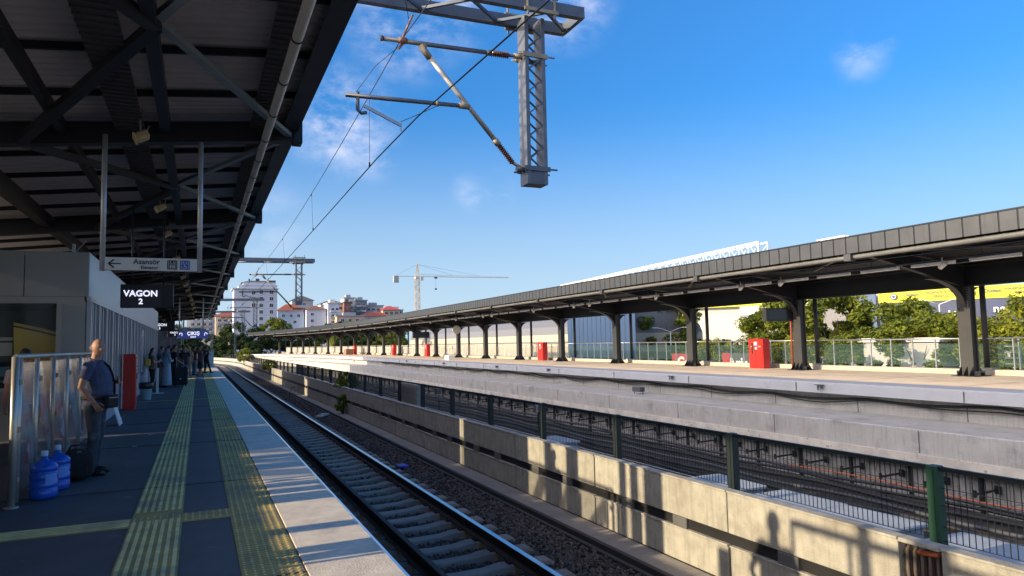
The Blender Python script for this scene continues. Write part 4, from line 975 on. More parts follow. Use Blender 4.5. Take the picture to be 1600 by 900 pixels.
for px_, py_, hh in ((2.4, 150, 9.5), (7.0, 158, 9.), (-3, 160, 8.5)):
    root = thing('line_mast', {2.4: 'distant lattice line mast rising by the end of near track', 7.0: 'distant lattice line mast right of the track end', -3: 'distant lattice line mast behind the far end of near platform'}[px_], 'mast', (px_, py_, -1.2))
    m = MB(); m.box(-.2, -.12, -.1, .1, 0, hh); m.box(.12, .2, -.1, .1, 0, hh)
    for q in range(int(hh/.4)): m.bar((-.15, -.1, q*.4), (.15, -.1, q*.4+.4), .05)
    m.build('mast_frame', galv_b, root); m = MB(); m.bar((-3.2, 0, hh-1.5), (0, 0, hh-.6), .09); m.bar((-3.4, 0, hh-.9), (0, 0, hh-.9), .07); m.build('mast_arm', galv_b, root)
# wires
def wire(pts, r, label, nm='contact_wire'):
    m = MB(); m.tube(pts, r, 6); return tag(m.build(nm, wirem), label, 'wire')
cwp = [(3.5, -25, 4.98), (3.22, 5.0, 5.02), (2.93, 10.82, 5.02), (3.03, 21.3, 4.98), (3.19, 42.7, 4.95), (2.9, 77.4, 4.8), (2.6, 99.2, 4.7), (1.5, 150, 4.6)]
def lerp_at(y, P):
    for a, b_ in zip(P, P[1:]):
        if a[1] <= y <= b_[1]: t = (y-a[1])/(b_[1]-a[1]); return Vector(a).lerp(Vector(b_), t)
wire([lerp_at(y, cwp) for y in frange(-25, 150, 2.5)], .011, 'thick contact wire running above the near track')
mw = [(3.3, -25, 6.6), (2.95, 10.9, 6.55), (3.05, 42.7, 6.0), (2.8, 77.4, 5.9), (2.6, 99.2, 5.7), (1.5, 150, 5.6)]
def mess(y):
    p = lerp_at(y, mw)
    for a, b_ in zip(mw, mw[1:]):
        if a[1] <= y <= b_[1]: t = (y-a[1])/(b_[1]-a[1]); p.z -= 4*t*(1-t)*(.35 if b_[1] < 60 else .3)
    return p
wire([mess(y) for y in frange(-25, 150, 1.8)], .008, 'thin messenger wire sagging between portals above the contact wire', 'messenger_wire')
for i, y in enumerate((13.2, 21, 29, 37, 50, 58, 66)):
    a, b_ = mess(y), lerp_at(y, cwp); m = MB(); m.tube([a, b_], .0045, 5); m.tube([b_, b_+Vector((0, 0, .09))], .016, 6); m.tube([a, a-Vector((0, 0, .07))], .013, 6)
    tag(m.build('dropper_wire', wirem), 'thin vertical dropper between messenger and contact wire, %s from the camera' % ORD[i], 'wire', 'droppers of the near line')
wire([(3.1, 10.9, 6.95), (2.3, 9, 7.6), (0, 5, 8.8)], .006, 'slack wire rising from the first portal clamp out of the photo', 'tie_wire')
wire([(-6, 60, 9.2), (2, 50, 7.6), (5.3, 42.7, 6.75)], .012, 'thin feeder wire reaching the top of the second portal', 'feeder_wire')
wire([(-6, 95, 9.5), (2, 85, 7.2), (5.3, 77.4, 6.6)], .014, 'thin feeder wire reaching the top of the third portal', 'feeder_wire')

# ------------------------------------------------------------------ foliage
def crown_mesh(name, r, h, n, size, seed, lm, lump=.45):
    q = random.Random(seed); V = []; F = []
    cl = []
    for _ in range(44):
        a = q.uniform(0, 6.283); z = q.uniform(-.55, 1); rr = math.sqrt(max(0, 1-z*z))*q.uniform(.45, 1)
        cl.append((Vector((r*rr*math.cos(a), r*rr*math.sin(a), h*.5*z)), q.uniform(.11, .27)*r))
    for _ in range(n):
        c, cr = cl[q.randrange(len(cl))]
        d = Vector((q.gauss(0, 1), q.gauss(0, 1), q.gauss(0, 1))); d.normalize(); p = c + d*cr*(q.uniform(.25, 1)**.5)
        nrm = (d + Vector((q.gauss(0, .6), q.gauss(0, .6), q.gauss(0, .6)+.4))).normalized(); t = nrm.orthogonal().normalized(); t = Matrix.Rotation(q.uniform(0, 6.28), 3, nrm) @ t; s_ = nrm.cross(t)
        k = size*q.choice((.5, .7, .9, 1.1, 1.5)); b = len(V)
        V += [p-t*k, p-s_*k*.45+nrm*k*.1, p+t*k, p+s_*k*.45+nrm*k*.1]; F.append((b, b+1, b+2, b+3))
    me = bpy.data.meshes.new(name); me.from_pydata([tuple(v) for v in V], [], F); me.materials.append(lm); me.update(); return me
def trunk_mesh(h, r, seed, H):
    q = random.Random(seed); m = MB(); m.tube([(0, 0, 0), (q.uniform(-.1, .1), 0, h*.5), (q.uniform(-.2, .2), .1, h)], [r, r*.8, r*.6], 8)
    for i in range(6):
        a = i*1.05+q.uniform(0, .5); z = h*q.uniform(.7, 1.0); m.tube([(0, 0, z), (math.cos(a)*H*.14, math.sin(a)*H*.14, z+H*.14), (math.cos(a)*H*.24, math.sin(a)*H*.24, z+H*.3)], [r*.45, r*.3, r*.12], 6)
    return m.mesh('trunk', barkm)
CR = {}
for key, (lm, s) in {'A': (leafA, .17), 'B': (leafA, .15), 'C': (leafC, .16), 'D': (leafB, .20)}.items(): CR[key] = crown_mesh('crown', 3.2, 5.4, 7500, s, ord(key), lm)
TR = trunk_mesh(3.4, .18, 3, 8)
def tree(x, y, top, k, key, label, z0=-3.2, group=None, sz=1.0):
    root = thing('broadleaf_tree', label, 'tree', (x, y, z0), rnd.uniform(0, 6.28), group)
    H = top-z0; sc = H/7.6
    c = bpy.data.objects.new('crown', CR[key]); COL.objects.link(c); c.parent = root; c.location = (0, 0, H-2.75*sc*1.05); c.scale = (sc*k, sc*k, sc*1.05)
    t = bpy.data.objects.new('trunk', TR); COL.objects.link(t); t.parent = root; t.scale = (sc, sc, sc)
G1 = 'trees behind the far railing'
T_ = [(43, 24, 3.2, 1.25, 'C', 'yellow green tree at the right edge behind the glass railing'),
      (42, 28.5, 2.5, 1.2, 'C', 'bright green tree right of the nearest far column'),
      (44, 32.8, 3.3, 1.3, 'A', 'green tree just left of the nearest far column below the yellow banner'),
      (47, 39.5, 2.6, 1.2, 'C', 'light green thin crowned tree below the yellow banner between two columns'),
      (43, 38, 4.3, 1.15, 'A', 'tall green tree left of the yellow banner'),
      (42, 42, 3.9, 1.15, 'A', 'dense green tree right of the black hanging display'),
      (44, 45.5, 3.6, .75, 'C', 'bright tree directly above the nearest red cabinet'),
      (58, 79, 5.6, 1.45, 'A', 'dark green round tree seen beside the blue hall'),
      (50, 53, .6, 1.0, 'A', 'low green tree between white stadium wall and railing'),
      (37, 22, 1.3, 1.3, 'C', 'low bushy tree close behind the railing at right edge'),
      (37, 27, 1.6, 1.3, 'A', 'low green bush behind the ladder'),
      (37, 31, .9, 1.3, 'A', 'low bush behind glass panels left of nearest far column'),
      (37, 35.5, .8, 1.3, 'C', 'light bush behind the glass panels'),
      (38, 40, 1.1, 1.2, 'A', 'green bush just right of the second far column'),
      (38, 45.5, .7, 1.1, 'C', 'pale green bush behind the red cabinet'),
      (39, 50, .6, 1.1, 'A', 'small bush left of the nearest red cabinet'),
      (62, 72, .8, 1.1, 'D', 'dark green low tree in front of white stadium wall')]
for a in T_:
    x, y, top = a[:3]; f_ = 1.27 if x < 40 else (1.18 if x < 50 else 1.0)
    tree(x*f_, y*f_, (top-1.62)*f_+1.62+(.9 if x < 40 else .3), a[3]*(1.1 if x < 40 else 1), *a[4:], group=G1)
for i, (x, y, top, kk, key) in enumerate(((60, 27, 2.6, 1.3, 'A'), (61, 37, 1.8, 1.4, 'A'), (62, 45, 1.6, 1.4, 'C'), (60, 55, 1.8, 1.2, 'A'), (34, 160, 6, 1.5, 'D'), (36, 185, 7, 1.5, 'A'), (38, 215, 8, 1.6, 'D'), (36, 140, 5, 1.2, 'A'), (33, 175, 5, 1.2, 'C'))):
    tree(x, y, top, kk, key, ('dark tree in the second row behind the bushes' if i < 4 else 'distant tree seen through the far end of the far canopy')+', '+ORD[i]+' from the right', group='background trees to the right')
G2 = 'dark trees at the end of the tracks'
for i, (x, y, top, kk, key) in enumerate(((3.4, 190, 4.5, 1.0, 'D'), (8, 185, 7.2, 1.05, 'D'), (13, 190, 6.0, 1.1, 'D'), (19.5, 205, 8.8, 1.0, 'A'), (17, 190, 5.5, 1.2, 'D'), (24, 195, 5.5, 1.2, 'D'), (-1, 195, 4.5, 1.2, 'D'), (29, 205, 6, 1.2, 'A'), (5, 170, 2.6, 1.2, 'D'), (11.5, 176, 2.5, 1.3, 'D'), (-4, 180, 6.5, 1.2, 'D'))):
    tree(x, y, top, kk, key, ('lighter green tree rising above the others left of far canopy end' if key == 'A' and i == 3 else 'dark tree at the end of the tracks, %s planted' % ORD[i]), group=G2)
    bpy.data.objects
for o in list(bpy.data.objects):
    if o.get('group') == G2 and 'planted' in o.get('label', ''): o['label'] = 'dark dense tree in the mass of trees at the far end of the tracks'
def shrub(x, y, z, r, h, n, label, lm=leafC, size=.06, nm='shrub'):
    root = thing(nm, label, 'shrub', (x, y, z)); q = random.Random(int(x*100+y*7))
    me = crown_mesh('foliage', r, h, n, size, int(y*13), lm); o = bpy.data.objects.new('foliage', me); COL.objects.link(o); o.parent = root; o.location = (0, 0, h*.5)
    m = MB()
    for i in range(5): a = i*1.3; m.tube([(0, 0, -.1), (math.cos(a)*r*.3, math.sin(a)*r*.3, h*.4), (math.cos(a)*r*.6, math.sin(a)*r*.6, h*.8)], [.02, .012, .006], 5)
    m.build('stem', barkm, root)
shrub(5.95, 31.1, -.35, .55, .75, 1300, 'green shrub growing over the wall top by the fence')
shrub(5.45, 29.6, -1.2, .30, .75, 800, 'small shrub rooted at the foot of dividing wall', leafA)
shrub(5.5, 62.5, -.5, .65, 1.0, 900, 'pale green shrub on the wall where it turns sunlit', leafC, .09)
shrub(5.6, 100, -.7, 1.2, 2.0, 1200, 'bright green bush at the far end of the dividing wall', leafC, .14)
shrub(24.6, 25, -1.0, .2, .3, 200, 'tiny weed', leafC) if False else None

# ------------------------------------------------------------------ distant buildings
def winmesh(w, h, d=.12):
    m = MB(); m.box(-w/2, w/2, -.03, .0, 0, h); return m.mesh('window', mat('window_dark', (.035, .045, .065), .35, spec=.3, var=.4, scale=.3, coords='World'))
def frmesh(w, h):
    m = MB(); t = .09
    m.box(-w/2-t, w/2+t, -.10, .0, -t, 0); m.box(-w/2-t, w/2+t, -.10, 0, h, h+t); m.box(-w/2-t, -w/2, -.10, 0, 0, h); m.box(w/2, w/2+t, -.10, 0, 0, h); m.box(-.04, .04, -.07, -.031, 0, h)
    return m.mesh('window_frame', white)
WM = {}
def building(label, x0, x1, y, dep, z1, wall, wins=(), roof=None, roofm=None, name='apartment_building', z0=-3.2, ww=1.6, wh=1.5, cat='building', balc=0):
    root = thing(name, label, cat, ((x0+x1)/2, y, z0)); hw = (x1-x0)/2; H = z1-z0
    m = MB(); m.box(-hw, hw, 0, dep, 0, H); m.build('wall', wall, root)
    if (ww, wh) not in WM: WM[(ww, wh)] = (winmesh(ww, wh), frmesh(ww, wh))
    for (wx, wz) in wins:
        o = bpy.data.objects.new('window', WM[(ww, wh)][0]); COL.objects.link(o); o.parent = root; o.location = (wx-(x0+x1)/2, -.005, wz-z0)
        f = bpy.data.objects.new('window_frame', WM[(ww, wh)][1]); COL.objects.link(f); f.parent = o
    if balc and wins:
        for q_, (wx, wz) in enumerate(wins):
            if q_ % balc: continue
            m = MB(); cx = wx-(x0+x1)/2; zz = wz-z0; m.box(cx-1.3, cx+1.3, -1.0, -.01, zz-.75, zz-.6); m.box(cx-1.3, cx+1.3, -1.0, -.95, zz-.6, zz+.25); m.box(cx-1.3, cx-1.25, -.95, -.01, zz-.6, zz+.25); m.box(cx+1.25, cx+1.3, -.95, -.01, zz-.6, zz+.25); m.build('balcony', wgrey if q_ % 2 else wwhite, root)
    if roof == 'hip':
        m = MB(); e = .8; r = min(hw, dep/2)*.8; hh = (roofm[1] if isinstance(roofm, tuple) else 3)
        m.v += [(-hw-e, -e, H), (hw+e, -e, H), (hw+e, dep+e, H), (-hw-e, dep+e, H), (-hw+r, dep/2, H+hh), (hw-r, dep/2, H+hh)]
        for f in ((0, 1, 5, 4), (1, 2, 5), (2, 3, 4, 5), (3, 0, 4), (3, 2, 1, 0)): m.face(f)
        m.build('roof', roofm[0], root)
    if roof == 'flat':
        m = MB(); m.box(-hw-.5, hw+.5, -.5, dep+.5, H, H+.5); m.box(-hw*.5, hw*.4, dep*.2, dep*.7, H+.5, H+2.2); m.build('roof', roofm, root)
    return root
redroof = mat('roof_tile_red', (.30, .085, .05), .8, var=.3, scale=.6, coords='World')
darkroof = mat('roof_slate', (.09, .09, .10), .7, var=.2, scale=.5, coords='World')
wwhite = mat('render_white', (.50, .52, .58), .8, var=.05, scale=.1, coords='World', streak=.1)
wpale = mat('render_pale', (.55, .54, .52), .8, var=.08, scale=.1, coords='World')
wblue = mat('render_blue', (.34, .42, .52), .8, var=.06, scale=.1, coords='World')
wpink = mat('render_pink', (.50, .36, .28), .8, var=.1, scale=.2, coords='World')
wbrick = mat('brick_far', (.26, .12, .09), .85, var=.2, scale=.6, coords='World')
wyel = mat('render_yellow', (.68, .50, .30), .8, var=.1, scale=.2, coords='World')
wgrey = mat('render_grey', (.30, .32, .34), .7, var=.1, scale=.2, coords='World')
tw = building('tall white tower block with stepped dark roof and two columns of windows', 14, 32, 330, 16, 27.2, wwhite,
    [(x, z) for z in [26-.9-2.95*i for i in range(9)] for x in (25.2, 29.5)]+[(22.0, z) for z in (24.9, 22.2, 19.3)]+[(22, 26.4-1.2)][:0]+[(x, 25.4) for x in ()], None, None, ww=1.5, wh=1.55)
m = MB(); m.box(-9.8, 9.6, -.8, 16, 30.4, 30.75); m.box(-7.2, 9.0, .5, 15, 30.75, 32.0); m.box(-6, 9.2, .3, 15, 32.0, 32.3); m.box(-5.2, 8.4, 1, 14, 32.3, 33.4); m.build('attic', wwhite, tw)
m = MB(); m.v += [(-6.0, 1, 33.4), (8.6, 1, 33.4), (8.6, 14, 33.4), (-6, 14, 33.4), (-2.5, 6, 34.6), (4.5, 6, 34.6)]
for f in ((0, 1, 5, 4), (1, 2, 5), (2, 3, 4, 5), (3, 0, 4)): m.face(f)
m.box(-2.8, -2.2, 5, 6, 34.4, 35.4); m.box(.2, 1.8, 5, 6, 34.5, 35.5); m.box(5, 8.5, 2, 5, 33.5, 34.5); m.build('roof', darkroof, tw)
m = MB(); m.box(-9.0, -8.9, -.02, 0, 0, 30); m.box(-5.5, -5.4, -.03, 0, 0, 30); m.box(-1.2, -1.1, -.03, 0, 0, 30)
for z in [3*i+.8 for i in range(10)]: m.box(-1.1, 9, -.03, 0, z, z+.08)
m.build('facade_line', mat('line_grey', (.36, .38, .42), .8), tw)
building('orange roofed yellow building glimpsed left of the tower block', 8, 19, 400, 12, 18.2, wyel, [(x, z) for x in (10, 13, 16) for z in (15, 12)], 'hip', (redroof, 2.6), name='house', balc=1)
building('pale apartment building behind the left end of the trees', -6, 9, 430, 12, 20, wpale, [(x, z) for x in (-3, 0, 3, 6) for z in (17, 14, 11, 8)], 'flat', darkroof, balc=1)
building('pale blue house with orange tiled roof right of the tower', 39, 53, 400, 12, 21.0, wblue, [(42, 17.5), (46, 17.5), (50, 17.5), (43, 14), (48, 14)], 'hip', (redroof, 3.8), name='house')
building('white house with dark red roof beside the second portal post', 53.5, 64, 395, 12, 21.4, wwhite, [(56.5, 18), (56.5, 14.5), (56.5, 11)], 'hip', (mat('roof_tile_dark', (.20, .08, .06), .8, var=.2), 2.3), name='house')
building('grey hill building with cluttered roof terrace behind the red roofs', 50, 62, 430, 12, 28.5, wgrey, [(53, 25.5), (57, 25.5)], 'hip', (darkroof, 3.0))
building('modern white apartment building with thick roof slab and balconies', 64.5, 70.5, 392, 14, 24.6, wwhite, [(67.0, z) for z in (20.5, 17, 13.5, 10)]+[(69.4, z) for z in (20.5, 17, 13.5, 10)], 'flat', wpale, balc=1)
building('long white building with dark upper storey windows behind flat roofs', 64, 78, 415, 12, 25.6, wpale, [(x, 22.4) for x in (68, 70.5, 73, 75.5)], 'hip', (darkroof, 2.2))
building('low beige flat roofed building under the white long building', 68, 83, 385, 10, 17.2, wpink, [(71, 14.2), (75, 14.2), (79, 14.2)], 'flat', wgrey)
building('narrow red brick building end between white blocks', 76.5, 80.5, 410, 8, 26.0, wbrick, [(79.6, 22)], 'flat', darkroof)
building('tall pale apartment tower left half with brown windows', 78.5, 84.5, 420, 12, 29.3, wpale, [(82.6, z) for z in (26, 23, 20)], 'flat', wgrey)
building('tall grey glass fronted apartment building beside the pale tower', 84.6, 91.5, 418, 12, 27.8, mat('glass_grey', (.13, .18, .22), .3, var=.3, scale=.5), [(x, z) for x in (86.5, 89.5) for z in (24.8, 21.8, 18.8)], 'flat', wgrey, balc=1)
building('beige flat roofed building between glass building and crane', 92, 103, 425, 12, 25.0, wpale, [(x, z) for x in (94, 97, 100) for z in (22, 19)], 'flat', wgrey, balc=1)
building('house with bright red hipped roof left of the crane', 98, 108, 405, 12, 21.6, wpink, [(x, 19) for x in (100, 103, 106)], 'hip', (mat('roof_tile_bright', (.42, .08, .07), .8, var=.2), 2.6), name='house')
building('low house with wide orange roof above the canopy line', 84, 100, 396, 12, 17.4, wpale, [(88, 15), (93, 15)], 'hip', (redroof, 3.0), name='house')
building('small grey building left of the crane mast', 107, 114, 420, 10, 22.2, wgrey, [(109, 20), (112, 20)], 'flat', wpale)

# tower crane
cr = thing('tower_crane', 'yellow and white tower crane with long jib above the rooftops', 'crane', (76.3, 260, -3.2)); crm = mat('crane_yellow', (.66, .44, .22), .6); crw = mat('crane_white', (.55, .53, .50), .6)
m = MB(); w = .75
for a in (-w, w):
    for b_ in (-w, w): m.bar((a, b_, 0), (a, b_, 29.5), .16)
for q in range(19):
    z = q*1.55
    for a in (-w, w):
        s_ = 1 if q % 2 else -1
        m.bar((-w*s_, a, z), (w*s_, a, z+1.55), .10); m.bar((a, -w*s_, z), (a, w*s_, z+1.55), .10)
    m.bar((-w, -w, z), (w, -w, z), .1)
m.build('mast', crm, cr)
m = MB()
for a in (-w, w): m.bar((a, 0, 30.4), (a*.1, 0, 35.2), .14); m.bar((0, a, 30.4), (0, a*.1, 35.2), .12)
for q in range(4): m.bar((-w*(1-q*.22), 0, 30.6+q*1.1), (w*(1-q*.22), 0, 31.4+q*1.1), .08)
m.build('apex', crm, cr)
m = MB(); m.box(-.9, .9, -.9, .9, 29.5, 30.5); m.box(.9, 2.1, -1.2, -.2, 28.9, 30.3); m.build('cab', crw, cr)
m = MB()
for (a, z) in ((-.5, 30.4), (.5, 30.4)): m.bar((-9.2, a, z), (38, a, z+.25), .13)
m.bar((1, 0, 31.25), (38, 0, 30.9), .12)
for q in range(38): m.bar((1+q, -.5, 30.4), (1.5+q, 0, 31.2), .07); m.bar((1.5+q, 0, 31.2), (2+q, .5, 30.4), .07)
m.build('jib', crw, cr)
m = MB(); m.box(-9.3, -7.4, -.7, .7, 28.0, 30.5); m.build('counterweight', mat('weight_grey', (.35, .35, .35), .8), cr)
m = MB(); m.bar((0, 0, 35.1), (-8.5, 0, 30.6), .06); m.bar((0, 0, 35.1), (14, 0, 31.3), .05); m.bar((0, 0, 35.1), (26, 0, 31.1), .05); m.bar((7.4, 0, 30.3), (7.4, 0, 26), .05); m.build('tie_bar', galv_b, cr)
m = MB(); m.box(7.1, 7.7, -.3, .3, 25.4, 26.0); m.box(6.9, 7.9, -.5, .5, 29.8, 30.3); m.build('hook_block', steel, cr)

# hall and sheds behind the far platform
hb = mat('hall_blue', (.045, .085, .17), .45, metal=.2, var=.06, coords='World'); hg = mat('hall_grey', (.18, .18, .19), .5, var=.1, coords='World'); ht = mat('hall_tan', (.48, .42, .32), .7, var=.06, coords='World')
h1 = thing('blue_hall', 'dark blue metal clad hall behind the far glass railing', 'hall', (42, 62.5, -3.2))
m = MB(); pl_ = [(0, 0), (0, 15), (10, 30), (10.5, 16.2)]
for z in (0, 9.2): m.v += [(x, y, z) for x, y in pl_]
m.face((0, 1, 2, 3)); m.face((7, 6, 5, 4))
for j in range(4): j2 = (j+1) % 4; m.face((j, 4+j, 4+j2, j2))
m.build('wall', hb, h1)
m = MB()
for q in range(15): m.box(-.03, 0, q, q+.04, 0, 9.2)
m.build('wall_rib', hb, h1)
h2 = thing('tan_hall', 'long tan walled hall with grey curved roof behind far columns', 'hall', (43, 77.6, -3.2))
m = MB(); m.box(0, 20, 0, 75, 0, 5.6); m.build('wall', ht, h2)
m = MB(); n = 10; b0 = 0
for yy in (0, 75):
    for q in range(n+1): a = math.pi*q/n; m.v.append((10-10*math.cos(a), yy, 5.6+3.4*math.sin(a)))
for q in range(n): m.face((q, q+1, n+2+q, n+1+q))
m.face(range(n+1)); m.face([n+1+q for q in range(n+1)][::-1]); m.build('roof', hg, h2)
m = MB(); m.box(-.08, 0, 0, 75, 4.4, 4.7); m.build('band', hg, h2)
# stadium
stt = mat('stadium_white', (.50, .48, .44), .7, var=.04, coords='World'); ybm = mat('banner_yellow', (.62, .60, .03), .6, var=.03); nav = mat('banner_navy', (.03, .045, .12), .5, var=.5, scale=.25, coords='World')
sd = thing('stadium', 'white stadium building with yellow banner and white roof truss', 'stadium', (0, 0, 0))
A_, B_ = Vector((95, 48, 0)), Vector((80, 66, 0)); C_, D_ = Vector((80, 66.5, 0)), Vector((70, 98, 0))
def slab(name, P, Q, z0, z1, th, mt, outw=0.0, root=sd):
    d = (Q-P).normalized(); nn = Vector((-d.y, d.x, 0)); nn = nn if nn.x < 0 else -nn
    m = MB(); a = P+nn*outw; b_ = Q+nn*outw; c = b_-nn*th; e = a-nn*th
    for z in (z0, z1):
        for p in (a, b_, c, e): m.v.append((p.x, p.y, z))
    for f in ((0, 3, 2, 1), (4, 5, 6, 7), (0, 1, 5, 4), (1, 2, 6, 5), (2, 3, 7, 6), (3, 0, 4, 7)): m.face(f)
    m.build(name, mt, root); return nn, d
slab('wall', Vector((104, 30, 0)), D_, -3.2, 7.6, 18, stt, -.6)
AA = Vector((100, 34, 0))
dd = (D_-AA).normalized()
P1 = AA; P2 = AA+dd*36.5; P3 = AA+dd*70
slab('navy_banner', P1, P2, 2.6, 5.7, .3, nav, .2)
n1, d1 = slab('yellow_banner', P1, P2, 5.75, 7.3, .3, ybm, .35)
slab('yellow_banner', P2+dd*7.5, P3, 6.3, 7.4, .3, ybm, .35)
slab('white_wall', P2+dd*8.0, P3-dd*14, -1, 6.25, .4, stt, .3)
slab('grey_wall', P2+dd*.3, P2+dd*3.0, -3, 7.4, .4, hb, .5)
slab('grey_wall', P2+dd*3.1, P2+dd*7.4, -3, 7.2, .4, mat('stadium_grey', (.22, .21, .22), .7), .25)
slab('dark_band', P2+dd*8.0, P3-dd*14, 4.6, 4.9, .1, hg, .42)
for q in range(3): slab('vent', P2+dd*(12+q*2.2), P2+dd*(12.8+q*2.2), 3.0, 3.35, .1, steel, .36)
ang = math.atan2(dd.y, dd.x)
def onwall(t, z, out): p = P1+dd*t+n1*out; return Matrix.Translation((p.x, p.y, z)) @ Matrix.Rotation(ang+math.pi, 4, 'Z') @ Matrix.Rotation(R(90), 4, 'X')
tm = MB()
for t in (32.6, 23.6): text_mesh(tm, 'Chobani', .56, onwall(t, 6.68, .56), bold=.012)
for t in (29.2, 20.6): text_mesh(tm, 'KALBİNİN ATTIĞI', .42, onwall(t, 6.83, .56), bold=.006); text_mesh(tm, 'YERDEYİZ', .42, onwall(t, 6.32, .56), bold=.006)
tm.build('banner_lettering', mat('letter_navy', (.05, .06, .12), .6), sd)
for t in (34.6, 25.8):
    m = MB(); M_ = onwall(t, 6.52, .54); m.lathe([(.42, -.02), (.42, .02)], 20, M=M_); m.build('banner_emblem', mat('emblem_navy', (.03, .04, .10), .5), sd); m = MB(); m.lathe([(.29, .022), (.29, .04)], 18, M=M_); m.build('emblem_ring', white, sd); m = MB(); m.lathe([(.19, .042), (.19, .06)], 16, M=M_); m.build('emblem_core', mat('emblem_navy', (.03, .04, .1), .5), sd)
tm = MB(); text_mesh(tm, 'UN', 1.3, onwall(27.5, 3.9, .45), bold=.03); text_mesh(tm, 'net', 1.3, onwall(22.8, 4.4, .45), bold=.03); tm.build('banner_lettering', white, sd)
slab('blue_sign', P1+dd*10, P1+dd*26, 7.35, 8.5, .3, mat('sign_pale_blue', (.30, .48, .60), .5), .25)
tm = MB(); text_mesh(tm, 'ALUDUGA  |', .95, onwall(22.2, 7.85, .46), bold=.02); tm.build('sign_lettering', mat('letter_blue', (.06, .12, .24), .6), sd)
m = MB()
for q in range(2): pass
def truss(x, ya, yb, za, zb, dep, nm='roof_truss', n=26, wd=2.0, k=1.0):
    m = MB()
    P = lambda t, dx, dz: (x+dx, ya+(yb-ya)*t, za+(zb-za)*t+dz)
    for dx in (0, wd): m.bar(P(0, dx, 0), P(1, dx, 0), .26*k, .26*k)
    m.bar(P(0, wd/2, -dep), P(1, wd/2, -dep), .26*k, .26*k)
    for q in range(n):
        t0, t1, tm_ = q/n, (q+1)/n, (q+.5)/n
        for dx in (0, wd): m.bar(P(t0, dx, 0), P(tm_, wd/2, -dep), .12*k); m.bar(P(tm_, wd/2, -dep), P(t1, dx, 0), .12*k)
        m.bar(P(t0, 0, 0), P(t0, wd, 0), .10*k); m.bar(P(t0, 0, 0), P(t1, wd, 0), .08*k)
    m.bar(P(1, 0, 0), P(1, 0, -dep), .3); m.bar(P(1, wd, 0), P(1, wd, -dep), .3); m.bar(P(1, 0, -dep), P(1, wd, -dep), .3)
    m.build(nm, mat('truss_white', (.80, .79, .77), .5, var=.03), sd)
truss(85, 160, 89.5, 15.7, 17.3, 2.6, n=30)
truss(102, 93, 87, 18.7, 18.75, 1.0, n=4, wd=1.0, k=.55)
for p in ((85, 100), (87, 140), (102, 80)): m = MB(); m.box(p[0]+.6, p[0]+1.4, p[1], p[1]+.8, -3.2, 14.5); m.build('roof_support', stt, sd)
# street lamps, billboards
def street_lamp(x, y, z1, label):
    root = thing('street_lamp', label, 'street lamp', (x, y, -3.2), R(20), 'double street lamps'); H = z1+3.2
    m = MB(); m.tube([(0, 0, 0), (0, 0, H-.5)], [.09, .05], 8); m.tube([(0, 0, H-.5), (.5, -.9, H-.1), (.7, -1.3, H)], .035, 6); m.tube([(0, 0, H-.5), (-.5, .9, H-.1), (-.7, 1.3, H)], .035, 6); m.build('lamp_post', white, root)
    for s_ in (-1, 1): m = MB(); m.cbox(-.12, .12, -.35, .35, -.05, .05, .03, M=Matrix.Translation((-s_*.8, s_*1.55, H)) @ Matrix.Rotation(R(27), 4, 'Z')); m.build('lamp_head', white, root)
street_lamp(52, 70, 2.9, 'white double street lamp in front of the dark round tree')
street_lamp(62, 43.0, 4.7, 'pale double street lamp in front of the navy banner')
bb = thing('billboard', 'red billboard with white letters behind the railing left of a far column', 'billboard', (46, 60.2, -3.2), R(0))
m = MB(); m.box(0, .15, -2.4, 1.6, .9, 3.2); m.build('panel', mat('billboard_red', (.36, .03, .045), .5), bb)
m = MB(); text_mesh(m, 'Cas', 1.7, facing_minus_x(-.02, -1.4+.8, 2.2), bold=.05); text_mesh(m, 'ITALYA', .3, facing_minus_x(-.02, -.6, 1.2)) if False else None; m.build('lettering', white, bb)
b3 = thing('billboard', 'dark billboard with white lettering seen through glass left of the red cabinet', 'billboard', (46, 52.5, -3.2))
m = MB(); m.box(0, .15, -2.6, 1.4, .9, 3.3); m.build('panel', mat('billboard_dark', (.07, .07, .08), .5), b3); m = MB(); text_mesh(m, 'Aris', 1.6, facing_minus_x(-.02, -.7, 2.3), bold=.04); m.build('lettering', white, b3); m = MB(); m.box(-.03, 0, .3, 1.4, 2.4, 3.3); m.build('red_corner', mat('billboard_red', (.36, .03, .045), .5), b3)
b4 = thing('round_signs', 'orange and white round emblems on dark hoarding behind railing', 'hoarding', (46, 66.5, -3.2))
m = MB(); m.box(0, .15, -3.2, 2.4, .6, 3.4); m.build('panel', mat('billboard_dark', (.07, .07, .08), .5), b4)
for yy, mt in ((1.2, orange), (-1.0, white)): m = MB(); m.lathe([(.55, -.03), (.5, .05)], 16, M=Matrix.Translation((-.03, yy, 2.2)) @ Matrix.Rotation(R(-90), 4, 'Y')); m.build('emblem', mt, b4)
m = MB(); m.box(0, 40, -9, -8.7, 0, 4) ; 
hd = MB(); hd.box(56, 56.3, 68, 100, -3.2, -.2); tag(hd.build('hoarding', mat('hoarding_dark', (.08, .085, .09), .6)), 'dark low hoarding along the street behind the railing', 'hoarding')
wh = thing('small_white_building', 'small white building partly hidden by trees behind the railing', 'building', (46.5, 35.5, -3.2)); m = MB(); m.box(0, 4, -3, 3, 0, 4.2); m.build('wall', wpale, wh); m = MB(); m.box(-.3, 4.3, -3.3, 3.3, 4.2, 4.5); m.build('roof', wpale, wh)

